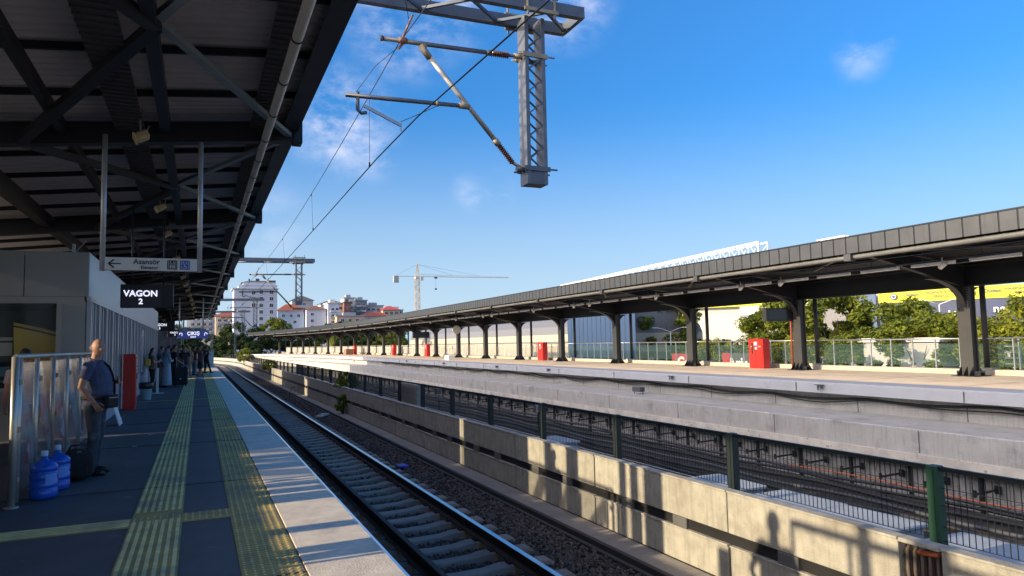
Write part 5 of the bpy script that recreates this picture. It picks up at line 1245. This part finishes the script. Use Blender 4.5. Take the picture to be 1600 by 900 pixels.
# end of near platform: white cabinets
for (x, y, lb) in ((1.1, 71.2, 'white cabinet near the far end of the near platform edge'), (.75, 73.5, 'second white cabinet behind the first on the near platform')):
    r_ = thing('white_cabinet', lb, 'cabinet', (x-.1, y, 0)); m = MB(); m.cbox(-.3, .3, -.3, .3, 0, 1.35, .02); m.build('body', wpale, r_); m = MB(); m.cbox(-.26, .26, -.32, -.302, .1, 1.25, .005); m.build('door', white, r_)
m = MB(); m.box(-3, 1.6, 112, 112.3, -1.4, .2); m.box(1.6, 5.5, 122, 122.3, -1.3, -.1); tag(m.build('end_wall', conc), 'pale concrete wall at the far end of near platform and track', 'wall') if False else None
# white object lying on the ballast
m = MB(); m.cbox(-.16, .16, -.5, .5, 0, .08, .02, M=Matrix.Rotation(R(-25), 4, 'Z')); m.cbox(-.10, .10, -.2, .3, .081, .11, .01, M=Matrix.Rotation(R(-25), 4, 'Z')); o = m.build('concrete_cover', conc, None, (4.55, 29.0, -1.2)); tag(o, 'pale concrete cover lying loose on the ballast', 'cover')
m = MB(); m.tube([(4.75, 42, -1.2), (4.8, 42.1, -.9), (4.95, 42.2, -.72), (5.1, 42.2, -.72)], .03, 6); tag(m.build('bent_pipe', black), 'black bent pipe sticking up beside the walkway', 'pipe')
m = MB(); m.cbox(-.12, .12, -.18, .18, 0, .05, .02); o = m.build('litter', mat('litter_blue', (.04, .05, .45), .4), None, (4.35, 16.2, -1.22)); tag(o, 'small blue plastic wrapper on the ballast', 'litter')
for i, (x, y) in enumerate(((-.95, 13.5), (-.8, 15.2))): m = MB(); m.cbox(-.04, .04, -.015, .015, 0, .006, .002); o = m.build('paper_scrap', white, None, (x, y, .001)); tag(o, 'tiny white paper scrap on the platform, %s' % ('nearer one' if i == 0 else 'farther one'), 'litter')

# ------------------------------------------------------------------ people
def remesh(mb, voxel, name, mt, smooth=3, parent=None):
    o = mb.build(name, mt); r_ = o.modifiers.new('r', 'REMESH'); r_.mode = 'VOXEL'; r_.voxel_size = voxel; r_.use_smooth_shade = True
    if smooth: s_ = o.modifiers.new('s', 'SMOOTH'); s_.factor = .5; s_.iterations = smooth
    dg = bpy.context.evaluated_depsgraph_get(); dg.update(); me = bpy.data.meshes.new_from_object(o.evaluated_get(dg))
    old = o.data; o.modifiers.clear(); o.data = me; bpy.data.meshes.remove(old); me.name = name
    me.materials.clear(); me.materials.append(mt)
    me.polygons.foreach_set('use_smooth', [True]*len(me.polygons))
    if parent: o.parent = parent
    return o
def head_verts(mb, M, sub=3, s=1.0, heavy=1.0):
    bm = bmesh.new(); bmesh.ops.create_icosphere(bm, subdivisions=sub, radius=1)
    for v in bm.verts:
        x, y, z = v.co; g2 = lambda a, b_: math.exp(-(a/b_)**2)
        X, Y_, Z = x*.076, y*.094, z*.118
        if z < 0: X *= 1-.26*(-z)**1.4/heavy; 
        if z < -.1 and y < 0: Y_ *= 1-.35*min(1, (-z-.1)*1.4)
        if y > 0:
            Y_ += .024*g2(x, .15)*g2(z+.16, .17) + .007*g2(z-.24, .10)*g2(x, .6) - .010*(g2(abs(x)-.36, .16)*g2(z-.07, .09)) + .012*g2(x, .3)*g2(z+.86, .18) + .005*g2(x, .24)*g2(z+.47, .06) - .004*g2(x, .25)*g2(z+.54, .03)
        v.co = Vector((X, Y_, Z))*s
    mb.addbm(bm, M, True)
    for sx in (-1, 1): mb.tube([M @ Vector((sx*.074*s, -.012, .028*s)), M @ Vector((sx*.084*s, -.018, 0)), M @ Vector((sx*.076*s, -.008, -.032*s))], [(.012, .012), (.010, .020), (.007, .010)], 8)
def hand(mb, wr, d, side, palm=.085, w=.038, curl=.6, r=.0085):
    d = Vector(d).normalized(); side = Vector(side); side = (side-d*side.dot(d)).normalized(); nrm = d.cross(side); wr = Vector(wr)
    mb.tube([wr-d*.02, wr+d*.02, wr+d*.05, wr+d*palm], [(.024, .018), (.034, .017), (w+.002, .015), (w, .012)], 10, ref=side)
def fingers(mb, wr, d, side, palm=.085, w=.038, curl=.6, r=.0088, flip=1):
    d = Vector(d).normalized(); side = Vector(side); side = (side-d*side.dot(d)).normalized(); nrm = d.cross(side)*flip; wr = Vector(wr)
    for i, L in enumerate((.070, .080, .076, .060)):
        p = wr+d*(palm-.012)+side*(w*.85-i*w*.57); pts = [p]; a = curl*.35; 
        for s_ in (.45, .32, .23):
            p = p + (d*math.cos(a)+nrm*math.sin(a))*L*s_; pts.append(p); a += curl*.7
        mb.tube(pts, [r, r*.97, r*.88, r*.7], 7)
    p = wr+d*.025+side*w*.75; mb.tube([p, p+side*.030+d*.022+nrm*.010, p+side*.036+d*.052+nrm*.022, p+side*.028+d*.074+nrm*.030], [r*1.4, r*1.3, r*1.1, r*.8], 7)
def person(label, loc, rz, H=1.72, top=None, bottom=None, kind='trousers', sleeve='short', hair='short', hairmat=None, heavy=1.0, arms=None, legs=None, head=(0, 0), skinm=skin, vox=.014, shoes=None, scarf=None, lean=0.0, fine=False):
    root = thing('person', label, 'person', loc, rz, None); s = H/1.75; hw = heavy
    J = dict(sh=(.185, -.01, 1.40), el=(.235, -.03, 1.12), wr=(.24, .06, .89), hip=(.095, 0, .90), kn=(.105, .02, .50), an=(.11, -.02, .09))
    V = lambda p: Vector(p)*s
    ln = lambda p: (p[0], p[1]+lean*max(0, p[2]-.9), p[2])
    A = {}
    for sd_ in (-1, 1):
        a = dict(J); 
        if arms and arms.get(sd_): a.update(arms[sd_])
        if legs and legs.get(sd_): a.update(legs[sd_])
        A[sd_] = {k: (Vector((sd_*abs(v[0]) if k in J and v is J[k] else v[0], v[1], v[2])) if k != 'dir' else v) for k, v in a.items()}
        for k in ('sh', 'el', 'wr'): A[sd_][k] = Vector(ln(A[sd_][k]))
    tors = [((0, 0, .84), .150, .110), ((0, .005, .93), .168, .120*hw), ((0, .018*hw, 1.04), .158*hw, .118*hw**1.6), ((0, .02*hw, 1.16), .158*hw, .120*hw**1.5), ((0, .008, 1.28), .172, .118*hw), ((0, -.005, 1.38), .165, .095), ((0, -.012, 1.445), .085, .062), ((0, -.01, 1.475), .058, .056)]
    def torso(mb, infl, lo=0, hi=8, flare=0.0):
        sel = tors[lo:hi]; mb.tube([V(ln(t[0])) for t in sel], [((t[1]+infl)*s, (t[2]+infl)*s) for t in sel], 18, ref=(1, 0, 0))
    hd = Vector(ln((0, .015, 1.632)))*s
    HM = Matrix.Translation(hd) @ Matrix.Rotation(R(head[0]), 4, 'Z') @ Matrix.Rotation(R(head[1]), 4, 'X')
    b = MB(); torso(b, 0)
    b.tube([V(ln((0, -.012, 1.42))), V(ln((0, -.005, 1.49))), V(ln((0, .008, 1.57)))], [.066*s*hw**.5, .056*s*hw**.6, .054*s*hw**.5], 12)
    head_verts(b, HM, 3 if not fine else 4, s*(1.0 if not fine else 1.0), heavy)
    for sd_ in (-1, 1):
        a = A[sd_]; sh, el, wr = a['sh'], a['el'], a['wr']
        b.tube([V(sh-Vector((sd_*.05, 0, -.02))), V(sh), V(sh.lerp(el, .5)), V(el), V(el.lerp(wr, .4)), V(wr)], [.052*s, .054*s, .046*s*hw**.4, .038*s, .038*s, .025*s], 12)
        d = a.get('dir', (wr-el).normalized()); sdv = Vector((0, 1, 0)) if abs(Vector(d).z) > .7 else Vector((0, 0, 1)); hand(b, V(wr), d, sdv)
        hip, kn, an = a['hip'], a['kn'], a['an']
        b.tube([V(hip+Vector((0, 0, .02))), V(hip.lerp(kn, .45)), V(kn), V(kn.lerp(an, .35)), V(an)], [.088*s, .072*s, .052*s, .052*s, .034*s], 12)
        b.tube([V(an+Vector((0, -.03, -.02))), V(an+Vector((sd_*.005, .08, -.045))), V(an+Vector((sd_*.01, .16, -.065)))], [.036*s, .032*s, .02*s], 8)
    body = remesh(b, vox*(.55 if fine else 1), 'body', skinm, 2, root)
    fm = MB()
    for sd_ in (-1, 1):
        a = A[sd_]; wr, el = a['wr'], a['el']; d = a.get('dir', (wr-el).normalized()); sdv = Vector((0, 1, 0)) if abs(Vector(d).z) > .7 else Vector((0, 0, 1)); fingers(fm, V(wr), d, sdv, flip=-sd_, curl=.7)
    fm.addmesh(body.data); old = body.data; body.data = fm.mesh('body', skinm)
    # clothing
    if kind == 'dress':
        c = MB(); prof = [(.10, .20, .20), (.35, .20, .18), (.65, .18, .16), (.88, .175, .145), (1.05, .145, .125), (1.2, .150, .132), (1.3, .172, .130), (1.4, .160, .105), (1.44, .09, .07)]
        c.tube([V(ln((0, .005, z))) for z, _, _ in prof], [((rx+.012)*s, (ry+.008)*s) for _, rx, ry in prof], 20, ref=(1, 0, 0))
        for sd_ in (-1, 1): a = A[sd_]; c.tube([V(a['sh']-Vector((sd_*.05, 0, -.01))), V(a['sh']), V(a['sh'].lerp(a['el'], .5)), V(a['el']), V(a['el'].lerp(a['wr'], .85))], [.064*s, .066*s, .058*s, .054*s, .046*s], 12)
        remesh(c, vox, 'dress', top, 4, root)
    else:
        c = MB(); torso(c, .014, 1 if kind != 'none' else 1, 7)
        c.tube([V((0, .01, .84)), V((0, .01, .93))], [((.172*hw**.3)*s, (.136*hw)*s), ((.180*hw**.3)*s, (.138*hw)*s)], 18, ref=(1, 0, 0))
        for sd_ in (-1, 1):
            a = A[sd_]; L = .62 if sleeve == 'short' else 1
            pts = [V(a['sh']-Vector((sd_*.07, 0, -.01))), V(a['sh']), V(a['sh'].lerp(a['el'], .5)), V(a['sh'].lerp(a['el'], L))]; rr = [.062*s, .067*s, .064*s, .062*s]
            if sleeve == 'long': pts += [V(a['el'].lerp(a['wr'], .92))]; rr = [.062*s, .067*s, .058*s, .052*s, .040*s]
            c.tube(pts, rr, 12)
        remesh(c, vox*(.7 if fine else 1), 'shirt', top, 3, root)
        c = MB(); c.tube([V((0, 0, .80)), V((0, .002, .87)), V((0, .006, .96))], [(.155*s, .125*s), (.178*s, .135*s*hw**.5), (.165*s, .125*s*hw)], 18, ref=(1, 0, 0))
        for sd_ in (-1, 1):
            a = A[sd_]; hip, kn, an = a['hip'], a['kn'], a['an']
            if kind == 'shorts': c.tube([V(hip), V(hip.lerp(kn, .5)), V(hip.lerp(kn, .92))], [.102*s, .098*s, .090*s], 14)
            elif kind == 'skirt': pass
            else: c.tube([V(hip), V(hip.lerp(kn, .5)), V(kn), V(kn.lerp(an, .5)), V(an+Vector((0, 0, -.02)))], [.104*s, .088*s, .070*s, .066*s, .058*s], 14)
        if kind == 'skirt': c.tube([V((0, 0, .12)), V((0, 0, .5)), V((0, 0, .9))], [(.22*s, .19*s), (.20*s, .16*s), (.17*s, .135*s)], 18, ref=(1, 0, 0))
        remesh(c, vox*(.7 if fine else 1), kind if kind != 'none' else 'trousers', bottom, 3, root)
    for sd_ in (-1, 1):
        a = A[sd_]['an']; c = MB(); q0 = a+Vector((0, -.07, -.055)); 
        c.tube([V(a+Vector((0, -.075, -.035))), V(a+Vector((0, -.03, -.03))), V(a+Vector((sd_*.01, .06, -.045))), V(a+Vector((sd_*.015, .14, -.055))), V(a+Vector((sd_*.015, .19, -.062)))], [(.030*s, .040*s), (.042*s, .052*s), (.046*s, .042*s), (.044*s, .032*s), (.025*s, .022*s)], 12, ref=(1, 0, 0))
        c.box((a.x-.042)*s, (a.x+.046)*s, (a.y-.105)*s, (a.y+.205)*s, max(.0, (a.z-.09))*s+.001, (a.z-.062)*s)
        c.build('shoe', shoes or black, root)
    # hair
    if hair != 'bald':
        c = MB(); bm = bmesh.new(); bmesh.ops.create_icosphere(bm, subdivisions=3, radius=1)
        dl = [v for v in bm.verts if (v.co.y > .30 and v.co.z < .52) or v.co.z < -.45]
        bmesh.ops.delete(bm, geom=dl, context='VERTS')
        for v in bm.verts: v.co = Vector((v.co.x*.086, v.co.y*.105-.004, v.co.z*.128+.004))*s*(1+.03*mnoise.noise(v.co*6))
        c.addbm(bm, HM, True)
        if hair in ('long', 'scarf'):
            c.tube([HM @ Vector((0, -.05, .03)), HM @ Vector((0, -.085, -.08)), V(ln((0, -.115, 1.42))), V(ln((0, -.125, 1.25 if hair == 'long' else 1.35)))], [(.075*s, .05*s), (.085*s, .045*s), (.085*s, .035*s), (.05*s, .02*s)], 12, ref=(1, 0, 0))
        if hair == 'scarf': c.tube([V(ln((0, 0, 1.40))), V(ln((0, 0, 1.48))), HM @ Vector((0, -.02, -.09))], [(.15*s, .11*s), (.095*s, .085*s), (.078*s, .075*s)], 14, ref=(1, 0, 0))
        c.build('headscarf' if hair == 'scarf' else 'hair', hairmat or hairm, root)
    return root, A, s, HM
# the standing man
blue_polo = mat('cloth_polo', (.058, .070, .135), .88, var=.3, scale=7, bump=.7, bscale=9); jeans = mat('jeans', (.035, .048, .068), .85, var=.35, scale=9, bump=.4, bscale=30, stain=((.13, .15, .16), 5, .52, .68))
mr_, A, s, HM = person('bald heavy man in blue polo shirt and jeans standing at the glass fence', (-1.235, 10.84, 0), R(-103), H=1.77, top=blue_polo, bottom=jeans, hair='bald', heavy=1.22,
    arms={1: dict(sh=(.205, -.02, 1.41), el=(.275, -.08, 1.13), wr=(.245, .075, .93), dir=(-.15, .45, -.85)), -1: dict(sh=(-.20, -.01, 1.41), el=(-.285, .06, 1.16), wr=(-.175, .20, 1.18), dir=(.62, .45, .05))},
    legs={1: dict(hip=(.10, 0, .90), kn=(.125, .035, .5), an=(.14, -.01, .09)), -1: dict(hip=(-.10, 0, .9), kn=(-.12, .0, .5), an=(-.13, -.06, .09))}, head=(-48, -2), vox=.012, fine=True)
m = MB(); 
for sx in (-1, 1): m.lathe([(.0125, -.004), (.0135, 0), (.011, .006), (.004, .0095)], 10, M=HM @ Matrix.Translation((sx*.029, .083, .009)) @ Matrix.Rotation(R(-90), 4, 'X'))
for sx in (-1, 1):
    m = MB(); m.lathe([(.010, -.004), (.0105, 0), (.008, .004)], 12, M=HM @ Matrix.Translation((sx*.029, .0815, .009)) @ Matrix.Rotation(R(-90), 4, 'X')); e_ = m.build('eye', mat('eye_white', (.55, .52, .5), .3), mr_)
    m = MB(); m.lathe([(.005, .003), (.004, .0052)], 10, M=HM @ Matrix.Translation((sx*.029, .0815, .009)) @ Matrix.Rotation(R(-90), 4, 'X')); m.build('iris', black, e_)
    m = MB(); m.tube([HM @ Vector((sx*.012, .097, .027)), HM @ Vector((sx*.030, .094, .034)), HM @ Vector((sx*.046, .080, .028))], [.003, .004, .002], 6); m.build('eyebrow', hairg, mr_)
m = MB(); m.tube([HM @ Vector((-.022, .088, -.056)), HM @ Vector((0, .099, -.055)), HM @ Vector((.022, .088, -.056))], [.002, .0042, .002], 6); m.build('lips', mat('lips', (.34, .12, .10), .5), mr_)
m = MB(); pts = [Vector((.176*1.16*math.cos(a), .03+.172*1.16*math.sin(a), 1.0)) for a in [i*2*math.pi/28 for i in range(29)]]; m.tube(pts, [(.022, .006)]*29, 6, ref=(0, 0, 1)); m.build('belt', blackcloth, mr_)
m = MB(); m.cbox(-.10, .09, .0, .075, -.12, .05, .02, M=Matrix.Translation((.125, .205, .985)) @ Matrix.Rotation(R(-28), 4, 'Z')); pch = m.build('belt_pouch', blackcloth, mr_)
m = MB(); m.bar((-.09, .078, .02), (.08, .078, .02), .006, M if False else .006) if False else m.box(-.08, .07, .0755, .079, .012, .018, M=Matrix.Translation((.125, .205, .985)) @ Matrix.Rotation(R(-28), 4, 'Z')); m.build('zip', alum, pch)
m = MB(); m.tube([Vector((-.07, .03, 1.47)), Vector((-.03, .075, 1.475)), Vector((.03, .075, 1.475)), Vector((.07, .03, 1.47)), Vector((.07, -.05, 1.50)), Vector((0, -.085, 1.51)), Vector((-.07, -.05, 1.50)), Vector((-.07, .03, 1.47))], [(.018, .008)]*8, 8, ref=(0, 0, 1)); m.build('collar', blue_polo, mr_)
m = MB(); m.tube([(-.12, .02, 1.475), (-.11, .115, 1.40), (-.10, .165, 1.28), (-.09, .195, 1.15), (-.04, .215, 1.03)], [(.018, .004)]*5, 6); m.build('strap', blackcloth, mr_)

crowd = [
 ('woman with long dark hair in black trousers with a yellow bag beside white barrier posts', (-1.62, 30.6, 0), -80, dict(H=1.66, top=cloth('tan_top', (.20, .12, .08)), bottom=cloth('black', (.014, .014, .016)), hair='long', sleeve='short', skinm=skin2, arms={1: dict(el=(.24, .05, 1.15), wr=(.10, .25, 1.22)), -1: dict(el=(-.22, .1, 1.15), wr=(-.05, .28, 1.2))})),
 ('woman in long pale blue dress and grey headscarf', (-1.20, 33.2, 0), -60, dict(H=1.64, top=cloth('pale_blue', (.34, .42, .52)), kind='dress', hair='scarf', hairmat=cloth('grey_blue', (.16, .20, .26)), arms={1: dict(el=(.22, .06, 1.15), wr=(.08, .22, 1.2))})),
 ('person in beige skirt and dark top behind the blue dress', (-1.48, 33.6, 0), -90, dict(H=1.62, top=cloth('dark_blue', (.03, .04, .07)), bottom=cloth('beige', (.28, .20, .16)), kind='skirt', hair='scarf', hairmat=cloth('slate', (.10, .13, .17)))),
 ('person in white and blue shirt behind the woman in pale dress', (-1.12, 36.2, 0), -75, dict(H=1.66, top=cloth('white_blue', (.45, .52, .65)), bottom=cloth('navy', (.02, .025, .05)), hair='short')),
 ('man in black t-shirt handling the large black suitcase', (-.98, 35.0, 0), -70, dict(H=1.78, top=cloth('black', (.014, .014, .016)), bottom=cloth('charcoal', (.03, .03, .035)), arms={1: dict(el=(.26, .0, 1.1), wr=(.16, .22, .98)), -1: dict(el=(-.25, .05, 1.1), wr=(-.05, .25, 1.05))}, heavy=1.1)),
 ('man in grey t-shirt behind the man with suitcase', (-1.30, 38.0, 0), -60, dict(H=1.78, top=cloth('grey_l', (.28, .29, .32)), bottom=cloth('navy', (.02, .025, .05)), hair='short')),
 ('person in dark top and blue jeans at the edge of the waiting group', (-.62, 38.6, 0), 170, dict(H=1.72, top=cloth('black', (.014, .014, .016)), bottom=cloth('denim', (.13, .18, .27)), hair='short')),
 ('blond person in cream top in the middle of the crowd', (-.48, 43.0, 0), 150, dict(H=1.74, top=cloth('cream', (.42, .34, .24)), bottom=cloth('cream_b', (.36, .30, .24)), hair='long', hairmat=mat('hair_blond', (.42, .30, .14), .6), arms={1: dict(el=(.27, .1, 1.2), wr=(.12, .15, 1.42))})),
 ('young man in maroon shirt and black shorts with white shoes on tactile strip', (.08, 40.6, 0), -75, dict(H=1.80, top=cloth('maroon', (.12, .06, .075)), bottom=cloth('black', (.014, .014, .016)), kind='shorts', shoes=white, sleeve='long', arms={1: dict(el=(.25, .03, 1.13), wr=(.08, .27, 1.30)), -1: dict(el=(-.24, .05, 1.13), wr=(-.04, .27, 1.28))}, head=(0, -18))),
 ('person in black leaning by the yellow strip nearest the platform edge', (.46, 49.6, 0), -60, dict(H=1.76, top=cloth('black', (.014, .014, .016)), bottom=cloth('black', (.014, .014, .016)), legs={1: dict(kn=(.16, .10, .5), an=(.2, .22, .09))}, arms={1: dict(el=(.24, .06, 1.15), wr=(.08, .28, 1.22))}, head=(0, -15))),
 ('person wearing dark clothes with pink top at the back of the crowd', (-1.0, 44.5, 0), 160, dict(H=1.7, top=cloth('pink', (.32, .16, .16)), bottom=cloth('black', (.014, .014, .016)), hair='long')),
 ('person in dark green at the back left of the crowd', (-1.7, 40, 0), -60, dict(H=1.75, top=cloth('dk_green', (.03, .05, .04)), bottom=cloth('navy', (.02, .025, .05)))),
 ('tall person in black at the back behind the suitcase', (-.85, 47, 0), -100, dict(H=1.83, top=cloth('charcoal', (.03, .03, .035)), bottom=cloth('black', (.014, .014, .016)))),
 ('person in pale shirt far back beside the glazed wall', (-1.75, 47, 0), -70, dict(H=1.7, top=cloth('pale', (.40, .38, .36)), bottom=cloth('denim', (.08, .11, .17)))),
 ('person in black seen between blond person and man in maroon shirt', (-.22, 46.5, 0), -60, dict(H=1.76, top=cloth('charcoal', (.03, .03, .035)), bottom=cloth('denim', (.08, .11, .17)))),
 ('person with cap in pale and red clothing standing behind the glass fence', (-2.30, 12.3, 0), 20, dict(H=1.66, top=cloth('beige_red', (.42, .30, .26)), bottom=cloth('black', (.014, .014, .016)), hair='short', arms={1: dict(el=(.25, .1, 1.12), wr=(.1, .28, 1.1))})),
 ('person standing left of the platform view whose shadow falls on the wall', (-1.80, 5.75, 0), -92, dict(H=1.93, heavy=1.25, arms={1: dict(el=(.33, -.02, 1.13), wr=(.24, .1, .95)), -1: dict(el=(-.33, -.02, 1.13), wr=(-.24, .1, .95))}, top=cloth('grey', (.14, .15, .17)), bottom=cloth('navy', (.02, .025, .05)))),
]
for lb, loc, a, kw in crowd: person(lb, loc, R(a), **kw)
bp = thing('backpack', 'dark backpack worn by the person in black at the crowd edge', 'backpack', (-.62, 38.36, 1.1)); m = MB(); m.cbox(-.16, .16, -.12, .04, -.2, .25, .06); m.build('pack', cloth('brownish', (.05, .03, .035)), bp); m = MB(); m.cbox(-.12, .12, -.17, -.121, -.15, .05, .03); m.build('pocket', cloth('brownish', (.05, .03, .035)), bp)
yb_ = thing('shoulder_bag', 'yellow shoulder bag on the woman with long hair', 'bag', (-1.78, 30.4, .98)); m = MB(); m.cbox(-.10, .12, -.16, .02, 0, .27, .04); m.build('bag_body', mat('bag_yellow', (.55, .33, .06), .6), yb_); m = MB(); m.tube([(-.1, -.05, .26), (0, .05, .48), (.1, -.02, .26)], .012, 6); m.build('strap', black, yb_)
def suitcase(loc, w, h, label, mt):
    r_ = thing('suitcase', label, 'suitcase', loc, R(8)); m = MB(); m.cbox(-w/2, w/2, -.15, .15, .06, h, .04); m.build('shell', mt, r_)
    m = MB(); m.tube([(-w*.25, .1, h), (-w*.25, .1, h+.32), (w*.25, .1, h+.32), (w*.25, .1, h)], .012, 6); m.build('handle', alum, r_)
    for sx in (-1, 1):
        for sy in (-1, 1): m = MB(); m.tube([(sx*(w/2-.06)-.015, sy*.10, .03), (sx*(w/2-.06)+.015, sy*.10, .03)], .03, 10); m.build('wheel', black, r_)
    m = MB(); m.cbox(-w*.3, w*.3, -.168, -.151, .12, h*.5, .008); p = m.build('pocket', mt, r_); m = MB(); m.box(-.04, .02, -.172, -.169, h*.38, h*.42); m.build('tag', white, p)
suitcase((-.70, 33.8, 0), .56, .80, 'large black suitcase with handle standing by the tactile strip', blackcloth)
# litter bin
lb_ = thing('waste_bin', 'pale teal bucket bin with black liner beside the red cabinet', 'bin', (-1.52, 25.6, 0)); m = MB(); m.lathe([(.14, 0), (.15, .02), (.19, .46), (.195, .47)], 20); m.build('bucket', mat('bin_teal', (.30, .42, .42), .5), lb_); m = MB(); m.lathe([(.200, .36), (.212, .40), (.214, .52), (.20, .56), (.17, .50)], 20, smooth=True); m.build('liner', mat('liner_black', (.015, .015, .02), .3), lb_)
for i, x in enumerate((-1.72, -1.36)):
    r_ = thing('barrier_post', ('left' if i == 0 else 'right')+' white barrier post on flat foot before the waiting woman', 'post', (x, 29.0, 0)); m = MB(); m.cbox(-.04, .04, -.03, .03, .02, .92, .01); m.build('post', white, r_); m = MB(); m.cbox(-.22, .22, -.12, .12, 0, .02, .006); m.build('foot', white, r_)

# water bottles
def bottle(loc, label):
    r_ = thing('water_bottle', label, 'bottle', loc, 0, 'large water bottles by the fence')
    pr_ = [(.10, 0), (.128, .012), (.135, .04)]
    z = .05
    for q in range(3): pr_ += [(.135, z), (.135, z+.05), (.127, z+.062), (.127, z+.070), (.135, z+.082)]; z += .088
    pr_ += [(.135, .335), (.128, .355), (.10, .385), (.055, .41), (.030, .43), (.027, .47)]
    m = MB(); m.lathe(pr_, 32); m.build('bottle_body', waterb, r_)
    m = MB(); m.lathe([(.034, .455), (.036, .46), (.035, .505), (.030, .512)], 20); m.build('cap', capm, r_)
    m = MB(); m.box(.04, .085, -.128, -.124, .10, .26); m.build('label', mat('label_blue', (.30, .45, .65), .4), r_) if False else None
    m = MB()
    for q in range(9): a = R(-75+q*7); m.v += [(.1368*math.cos(a), .1368*math.sin(a), .16), (.1368*math.cos(a), .1368*math.sin(a), .27)]
    for q in range(8): m.face((q*2, q*2+2, q*2+3, q*2+1), True)
    m.build('sticker', mat('sticker_blue', (.12, .30, .75), .4), r_); return r_
bottle((-1.545, 9.36, .0075), 'nearer blue water bottle by the fence post'); bottle((-1.50, 9.86, .0075), 'farther blue water bottle behind the first one')
# bag
bg_ = thing('duffel_bag', 'black soft bag on the platform between bottles and man', 'bag', (-1.36, 10.42, .006), R(10))
m = MB(); bm = bmesh.new(); bmesh.ops.create_cube(bm, size=1); bmesh.ops.subdivide_edges(bm, edges=bm.edges[:], cuts=7, use_grid_fill=True)
for v in bm.verts:
    x, y, z = v.co*2; rr = 1-.22*abs(z)**3; nn = .03*mnoise.noise(v.co*5); k = (1-.10*(abs(x)**4)-.10*abs(y)**4); v.co = Vector((x*.17*rr*(1-.1*abs(y)**3)+nn*.5, y*.12*rr*(1-.1*abs(x)**3)+nn*.5, .19+z*.19*(1-.12*x*x-.1*y*y)+nn))
m.addbm(bm, None, True); m.build('bag_body', blackcloth, bg_)
m = MB(); m.tube([(-.12, 0, .35), (-.08, -.02, .43), (.06, -.02, .44), (.12, 0, .35)], [(.014, .005)]*4, 6); m.build('handle', blackcloth, bg_); m = MB(); m.cbox(-.10, .10, -.135, -.10, .06, .2, .02); m.build('pocket', blackcloth, bg_); m = MB(); m.tube([(-.14, -.04, .33), (0, -.1, .36), (.13, -.05, .33)], .005, 5); m.build('zip', alum, bg_)
